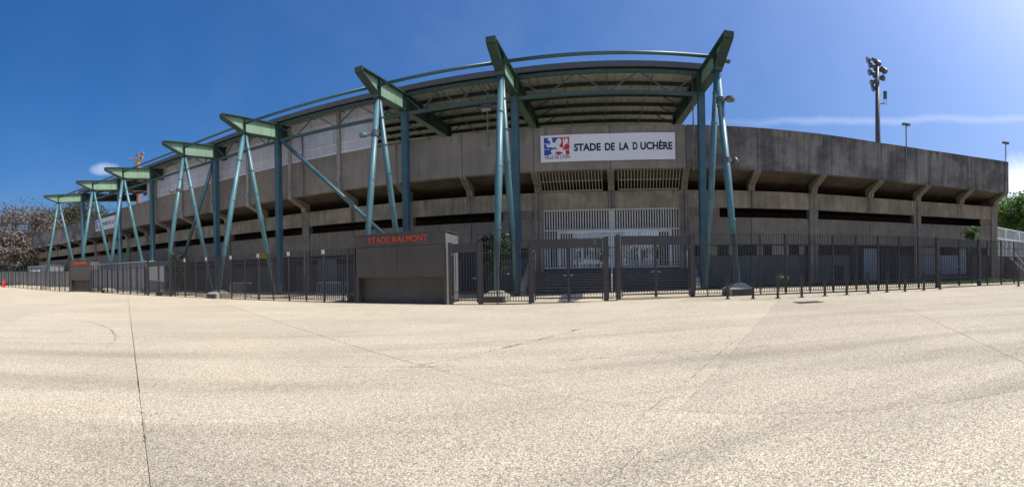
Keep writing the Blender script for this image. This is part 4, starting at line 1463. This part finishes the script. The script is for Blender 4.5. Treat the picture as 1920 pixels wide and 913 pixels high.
def hydrant():
    x, y = -58.5, 22.3
    g = G(x)
    h = thing('fire_hydrant', 'red hydrant on the paving at the far left edge', 'hydrant', (x, y, g))
    MB().tube([(x, y, g), (x, y, g + 0.12), (x, y, g + 0.13), (x, y, g + 0.75), (x, y, g + 0.95)], [0.3, 0.3, 0.2, 0.2, 0.12], 12).build('barrel', 'hydrant', h, smooth=True)
    MB().tube([(x - 0.42, y, g + 0.6), (x + 0.42, y, g + 0.6)], 0.12, 8).build('outlet', 'hydrant', h)
    MB().tube([(x, y, g + 0.9), (x, y, g + 1.02), (x, y, g + 1.1)], [0.2, 0.2, 0.06], 10).build('cap', 'hydrant', h)


hydrant()


def manhole():
    x, y = 9.75, 11.5
    g = G(x)
    c = thing('drain_cover', 'rusty iron drain cover set in the paving on the right', 'drain cover', (x, y, g))
    q = MB().box((x, y, g + 0.006), (0.95, 0.62, 0.012), -0.3)
    q.build('frame', 'iron', c)
    for k in range(7):
        MB().box((x + (k - 3) * 0.125 * cos(-0.3), y + (k - 3) * 0.125 * sin(-0.3), g + 0.015), (0.07, 0.5, 0.012), -0.3).build('bar', 'iron', c)


manhole()

# ---------------------------------------------------------------- far right railing, ramp, cabins
def right_end():
    a, b = Vector((34.9, 16.4, 0)), Vector((46.0, 16.2, 0))
    wl = thing('ramp_wall', 'dark wall of the raised ramp at the right edge', 'wall', (35, 16.3, 0.2))
    MB().hexa([(34.9, 16.0, 0), (48, 15.6, 0), (48, 18, 0), (34.9, 18, 0)], [(34.9, 16.0, 2.35), (48, 15.6, 2.35), (48, 18, 2.35), (34.9, 18, 2.35)]).build('wall_body', 'darkwall', wl)
    MB().prism([(37.5, 15.85, 0.1), (37.5, 15.85, 2.33), (38.5, 15.85, 2.33), (43.5, 15.85, 0.1)], (0, -1.2, 0), (0, 0, 0)).build('stair_side', 'darkwall', wl)
    rl = thing('white_railing', 'tall white barred railing on the ramp beside the stadium end', 'railing', (35, 16.3, 2.35))
    bm = bar_mesh(2.75, 0.04, 0.03, 'whitesteel')
    for k in range(62):
        p = a.lerp(b, k / 61)
        inst(bm, 'bar', rl, (p.x, p.y, 2.36))
    for z, h in ((5.1, 0.1), (4.05, 0.12), (2.45, 0.06)):
        MB().beam((a.x, a.y - 0.05, z), (b.x, b.y - 0.05, z), 0.06, h).build('rail', 'whitesteel', rl)
    pm = bar_mesh(2.8, 0.12, 0.1, 'whitesteel')
    for f in (0.0, 0.33, 0.66, 1.0):
        p = a.lerp(b, f)
        inst(pm, 'post', rl, (p.x, p.y - 0.06, 2.36))
    pl = MB().hexa([(41.5, 16.35, 2.4), (46, 16.25, 2.4), (46, 16.3, 2.4), (41.5, 16.4, 2.4)], [(41.5, 16.35, 4.0), (46, 16.25, 4.0), (46, 16.3, 4.0), (41.5, 16.4, 4.0)]).build('panel', 'bluepanel', rl)
    hr = thing('stair_railing', 'white sloping handrail on the stairs at the right edge', 'railing', (38, 14.6, 1.5))
    p0, p1 = Vector((35.6, 14.6, 3.1)), Vector((41.5, 14.6, 0.75))
    MB().tube([p0, p1], 0.035, 6).build('rail', 'whitesteel', hr)
    MB().tube([p0 + Vector((0, 0, -0.9)), p1 + Vector((0, 0, -0.5))], 0.03, 6).build('rail', 'whitesteel', hr)
    for k in range(9):
        p = p0.lerp(p1, k / 8)
        MB().tube([p, p + Vector((0, 0, -0.8))], 0.02, 6).build('baluster', 'whitesteel', hr)


right_end()


def cabins():
    c = thing('site_cabin', 'pale cabin with a white board, far left behind the fence', 'cabin', (-66, 33, 0.2))
    MB().box((-66.5, 33.2, 1.9), (7.5, 3.0, 3.6), 0.05).build('cabin_body', 'bluepanel', c)
    MB().box((-67.4, 31.66, 2.6), (3.6, 0.06, 0.9), 0.05).build('board', 'whitesteel', c)
    MB().box((-66.5, 33.2, 3.75), (7.7, 3.2, 0.1), 0.05).build('cabin_roof', 'galv', c)
    d = thing('site_cabin', 'long low pale cabin behind the farther ticket booth', 'cabin', (-37, 29.5, 0))
    MB().box((-38.5, 29.6, 1.55), (11.5, 2.6, 3.1), -0.1).build('cabin_body', 'bluepanel', d)
    MB().box((-38.5, 29.6, 3.16), (11.7, 2.8, 0.1), -0.1).build('cabin_roof', 'cabin', d)
    for k in range(3):
        MB().box((-42 + k * 3.2, 28.66 - k * 0.32, 1.7), (1.1, 0.06, 0.9), -0.1).build('window', 'glass', d)


cabins()

# ---------------------------------------------------------------- plants
def leaf_quad(mb, p, s, rnd):
    a = Vector((rnd.gauss(0, 1), rnd.gauss(0, 1), rnd.gauss(0, 0.8))).normalized()
    b = a.cross(Vector((rnd.gauss(0, 1), rnd.gauss(0, 1), rnd.gauss(0, 1)))).normalized()
    a *= s * rnd.uniform(0.6, 1.2); b *= s * 0.55 * rnd.uniform(0.7, 1.2)
    mb.add([p - a, p + b, p + a, p - b], [(0, 1, 2, 3)])


def build_tree(x, y, h, spread, leafm, label, seed, nleaf=3500, leaf=0.32, zg=None, trunk_h=0.25, group='trees', cat='tree', name='tree', sparse=1.0, levels=3, tr=None):
    rnd = random.Random(seed)
    g = G(x) if zg is None else zg
    t = thing(name, label, cat, (x, y, g), group)
    wood = MB(); tips = []
    r0 = tr or h * 0.022

    def grow(p, d, L, r, lv):
        q = p + d * L * 0.5 + Vector((rnd.gauss(0, .05), rnd.gauss(0, .05), 0)) * L
        e = p + d * L
        wood.tube([p, q, e], [r, r * 0.82, r * 0.62], 6 if lv > 1 else 4, caps=False)
        if lv <= 1: tips.append((q, L)); 
        if lv == 0:
            tips.append((e, L)); return
        n = rnd.choice((3, 4)) if lv > 1 else rnd.choice((2, 3))
        for k in range(n):
            ang = 2 * pi * (k + rnd.random() * 0.7) / n
            tilt = rnd.uniform(0.35, 0.95) * spread
            side = Vector((cos(ang), sin(ang), 0))
            nd = (d * 1.0 + side * tilt + Vector((0, 0, 0.12))).normalized()
            grow(e if k else q.lerp(e, 0.9), nd, L * rnd.uniform(0.62, 0.82), r * 0.6, lv - 1)
    th = h * trunk_h
    L0 = h * 0.30
    wood.tube([(x, y, g - 0.1), (x + 0.02 * h, y, g + th * 0.5), (x, y, g + th)], [r0 * 1.25, r0, r0 * 0.95], 8)
    for k in range(4):
        ang = 2 * pi * (k + rnd.random() * 0.6) / 4
        tl = rnd.uniform(0.2, 0.75) * spread
        grow(Vector((x, y, g + th)), Vector((cos(ang) * tl, sin(ang) * tl, 1)).normalized(), L0 * rnd.uniform(0.85, 1.1), r0 * 0.65, levels - 1)
    wood.build('trunk', 'bark', t)
    crown = MB()
    for i in range(nleaf):
        p, L = rnd.choice(tips)
        s = L * 0.42 * sparse
        q = Vector((rnd.gauss(0, s), rnd.gauss(0, s), rnd.gauss(0, s * 0.75)))
        if q.length > 1.7 * s: q *= 1.7 * s / q.length * rnd.random()
        leaf_quad(crown, p + q, leaf, rnd)
    crown.build('crown', leafm, t)
    return t


def polar(px, d):
    th = (px - 960) / F
    return d * sin(th), d * cos(th)


for i, (px, d, h, sp, m, lab, n, lf, sprs) in enumerate([
        (38, 100, 19.5, 1.15, 'blossom', 'tallest pink blossom tree at far left with open dark branches', 4200, 0.30, 1.0),
        (5, 88, 13.0, 1.1, 'blossom', 'blossom tree cut by the left edge of the picture', 5500, 0.32, 1.1),
        (22, 80, 8.5, 1.2, 'blossom', 'low pale blossom tree just above the farthest fence', 4500, 0.28, 1.2),
        (72, 112, 18, 1.2, 'blossom', 'blossom tree close to the left end of the stadium', 4500, 0.30, 1.2),
        (50, 92, 10.5, 1.2, 'blossom', 'rounded blossom tree filling the gap beside the stadium end', 4500, 0.3, 1.3),
        (64, 104, 9, 1.3, 'olive', 'low brownish tree against the stadium end behind the pale cabin', 3500, 0.32, 1.3),
        (105, 120, 22, 1.1, 'olive', 'brownish tree behind the far left parapet', 4500, 0.34, 1.0),
        (140, 122, 25.5, 0.8, 'olive', 'pointed conifer showing behind the second and first frames', 4500, 0.32, 0.9),
        (172, 135, 26.5, 0.7, 'olive', 'small conifer top seen left of the small name banner', 3000, 0.32, 0.8),
        (-30, 80, 12, 1.1, 'blossom', 'blossom tree beyond the left edge', 3500, 0.34, 1.1)]):
    x, y = polar(px, d)
    if px < 0: continue
    build_tree(x, y, h, sp, m, lab, 20 + i, n, lf, group='trees beyond the left end of the stadium')
x, y = polar(56, 76)
build_tree(x, y, 3.0, 1.3, 'leafdark', 'low dark green shrub beyond the farthest fence', 51, 2500, 0.2, group='shrubs', cat='shrub', name='shrub', trunk_h=0.1)
x, y = polar(1893, 58)
build_tree(x, y, 9.3, 1.1, 'leafbright', 'leafy green tree behind the white railing at the right edge', 61, 6500, 0.24, group='trees beyond the right end')
x, y = polar(1925, 54)
build_tree(x, y, 10.6, 1.2, 'leafbright', 'second leafy green tree cut by the right edge of the picture', 62, 5500, 0.24, group='trees beyond the right end')
# small trees and shrubs by the wall
x, y = polar(925, 24.6)
build_tree(x, y, 4.35, 0.55, 'leafdark', 'small dark bushy tree behind the tall front leg', 71, 2600, 0.13, group='small trees along the wall', trunk_h=0.3, levels=2, tr=0.05)
x, y = polar(1822, 28.5)
build_tree(x, y, 3.15, 0.3, 'leaf', 'slender young tree whose leafy top shows above the far right gate', 72, 260, 0.15, group='small trees along the wall', trunk_h=0.6, levels=2, tr=0.035, sparse=0.6)
x, y = polar(333, 34.5)
build_tree(x, y, 3.7, 0.8, 'leafdark', 'dark shrub beside the brace foot above the left gate', 73, 900, 0.14, group='small trees along the wall', trunk_h=0.3, levels=2, tr=0.04)
x, y = polar(1470, 25.2)
build_tree(x, y, 1.1, 1.2, 'leaf', 'taller bright green weed at the foot of the right wall', 74, 220, 0.08, group='weeds', cat='plant', name='weed_plant', trunk_h=0.2, levels=2, tr=0.012)


def hedge():
    rnd = random.Random(5)
    h = thing('hedge', 'dark untrimmed hedge beyond the farthest fence under the blossom trees', 'hedge', (-83, 35, 0.3), 'shrubs')
    b = MB(); wd = MB()
    for k in range(26):
        x = -92 + k * 0.72; y = 26 + k * 0.72 + rnd.uniform(-0.8, 0.8)
        hh = rnd.uniform(3.6, 6.0)
        wd.tube([(x, y, 0), (x + rnd.gauss(0, .2), y, hh * 0.7)], 0.08, 5)
        for i in range(330):
            r = rnd.random() ** 0.5
            a = rnd.random() * 2 * pi
            z = 0.4 + hh * rnd.random() ** 0.85
            wz = 1.5 * (1 - 0.55 * (z / hh) ** 2)
            leaf_quad(b, Vector((x + r * wz * cos(a), y + r * wz * sin(a), z)), 0.26, rnd)
    wd.build('stems', 'bark', h, kind='stuff')
    b.build('foliage', 'leafdark', h)


hedge()


def grass_patches():
    rnd = random.Random(9)
    # turf strip along the right wall
    strip = []
    vs, fs = [], []
    for k in range(41):
        s = 5.75 - k * 5.4 / 40
        for t in (0.25 + 0.5 * rnd.random(), TI + 0.40):
            p = FP(s, t, 0)
            vs.append((p.x, p.y, G(p.x) + 0.012))
    for k in range(40):
        fs.append((2 * k, 2 * k + 2, 2 * k + 3, 2 * k + 1))
    MB().add(vs, fs).build('turf_strip', 'turf', kind='structure')
    b = MB()
    for i in range(7000):
        s = 5.75 - 5.6 * rnd.random()
        t = 0.2 + 2.1 * rnd.random() ** 0.8
        p = FP(s, t, 0)
        h = rnd.uniform(0.06, 0.2) * (1.8 if rnd.random() < 0.06 else 1)
        a = rnd.random() * 2 * pi
        w_ = 0.02
        z = G(p.x) + 0.01
        b.add([(p.x - w_ * cos(a), p.y - w_ * sin(a), z), (p.x + w_ * cos(a), p.y + w_ * sin(a), z), (p.x + rnd.gauss(0, .05), p.y + rnd.gauss(0, .05), z + h)], [(0, 1, 2)])
    tag(b.build('grass', 'grass'), 'strip of green grass along the foot of the right wall', 'grass', kind='stuff')
    # grass bank behind the far right gate
    b = MB()
    for i in range(4000):
        x = rnd.uniform(25, 36); y = 15.2 - (x - 25) * 0.35 + rnd.uniform(-1.3, 1.3)
        h = rnd.uniform(0.06, 0.2); a = rnd.random() * 2 * pi; z = G(x) + 0.005
        b.add([(x - .025 * cos(a), y - .025 * sin(a), z), (x + .025 * cos(a), y + .025 * sin(a), z), (x + rnd.gauss(0, .05), y + rnd.gauss(0, .05), z + h)], [(0, 1, 2)])
    tag(b.build('grass', 'grass'), 'patchy grass on the ground behind the far right gate', 'grass', kind='stuff')
    # weeds in the paving joints
    b = MB()
    o = Vector((-1.46, 6.54)); v = Vector((0.656, 0.755)); u = Vector((0.755, -0.656))
    for f, n in ((0.02, 14), (2.05, 34), (2.35, 18), (3.1, 22), (3.4, 20), (4.4, 26), (4.55, 14), (1.6, 12)):
        for i in range(n):
            p = o + v * (f + rnd.gauss(0, 0.10)) + u * rnd.gauss(0, 0.012)
            a = rnd.random() * 2 * pi; z = G(p.x) - 0.01
            b.add([(p.x - .008 * cos(a), p.y - .008 * sin(a), z), (p.x + .008 * cos(a), p.y + .008 * sin(a), z), (p.x + rnd.gauss(0, .02), p.y + rnd.gauss(0, .02), z + rnd.uniform(.02, .05))], [(0, 1, 2)])
    for f, n in ((-1.45, 22), (-1.1, 26), (-0.7, 10), (0.6, 14), (14.2, 26)):
        for i in range(n):
            p = Vector((-4.09, 3.33)) + Vector((-0.794, 0.608)) * (f + rnd.gauss(0, .06)) + v * rnd.gauss(0, 0.01)
            a = rnd.random() * 2 * pi; z = G(p.x) - 0.01
            b.add([(p.x - .006 * cos(a), p.y - .006 * sin(a), z), (p.x + .006 * cos(a), p.y + .006 * sin(a), z), (p.x + rnd.gauss(0, .014), p.y + rnd.gauss(0, .014), z + rnd.uniform(.015, .035))], [(0, 1, 2)])
    tag(b.build('joint_weeds', 'leafdark'), 'small dark weeds growing in the paving joints', 'weeds', kind='stuff')


grass_patches()

# ---------------------------------------------------------------- beyond the entrance
def beyond():
    mb = MB().hexa([(-20, 46, 0.0), (60, 40, 0.0), (90, 140, 0.0), (-20, 140, 0.0)], [(-20, 46, 1.5), (60, 40, 1.5), (90, 140, 1.5), (-20, 140, 1.5)])
    mb.build('pitch', 'turf', kind='structure')
    b = thing('apartment_building', 'pale apartment block seen far off through the entrance bars', 'building', (28, 150, 0))
    rz = -0.12
    c, s = cos(rz), sin(rz)
    MB().box((27, 152, 11), (27, 12, 22), rz).build('wall', 'block', b)
    MB().box((27, 152, 22.2), (27.6, 12.6, 0.5), rz).build('roof', 'galv', b)
    wm = shared(MB().box((0, 0, 0), (1.7, 0.2, 1.5)), 'glass')
    for r in range(6):
        for k in range(10):
            u, w_ = -12 + k * 2.65, -6.05
            inst(wm, 'window', b, (27 + u * c - w_ * s, 152 + u * s + w_ * c, 3.2 + 3.1 * r), rz)
    for i, (px, d, h) in enumerate(((1052, 105, 9), (1085, 112, 8), (1120, 108, 7.5), (1155, 115, 9), (1195, 108, 7), (1240, 112, 7.5))):
        x, y = polar(px, d)
        build_tree(x, y, h, 1.2, 'leaf', ['first', 'second', 'third', 'fourth', 'fifth', 'sixth'][i] + ' tree from the left seen through the entrance grille', 80 + i, 1500, 0.5, zg=1.0, group='trees beyond the pitch')


beyond()
for o in bpy.data.objects:
    if 'org' in o.keys():
        del o['org']
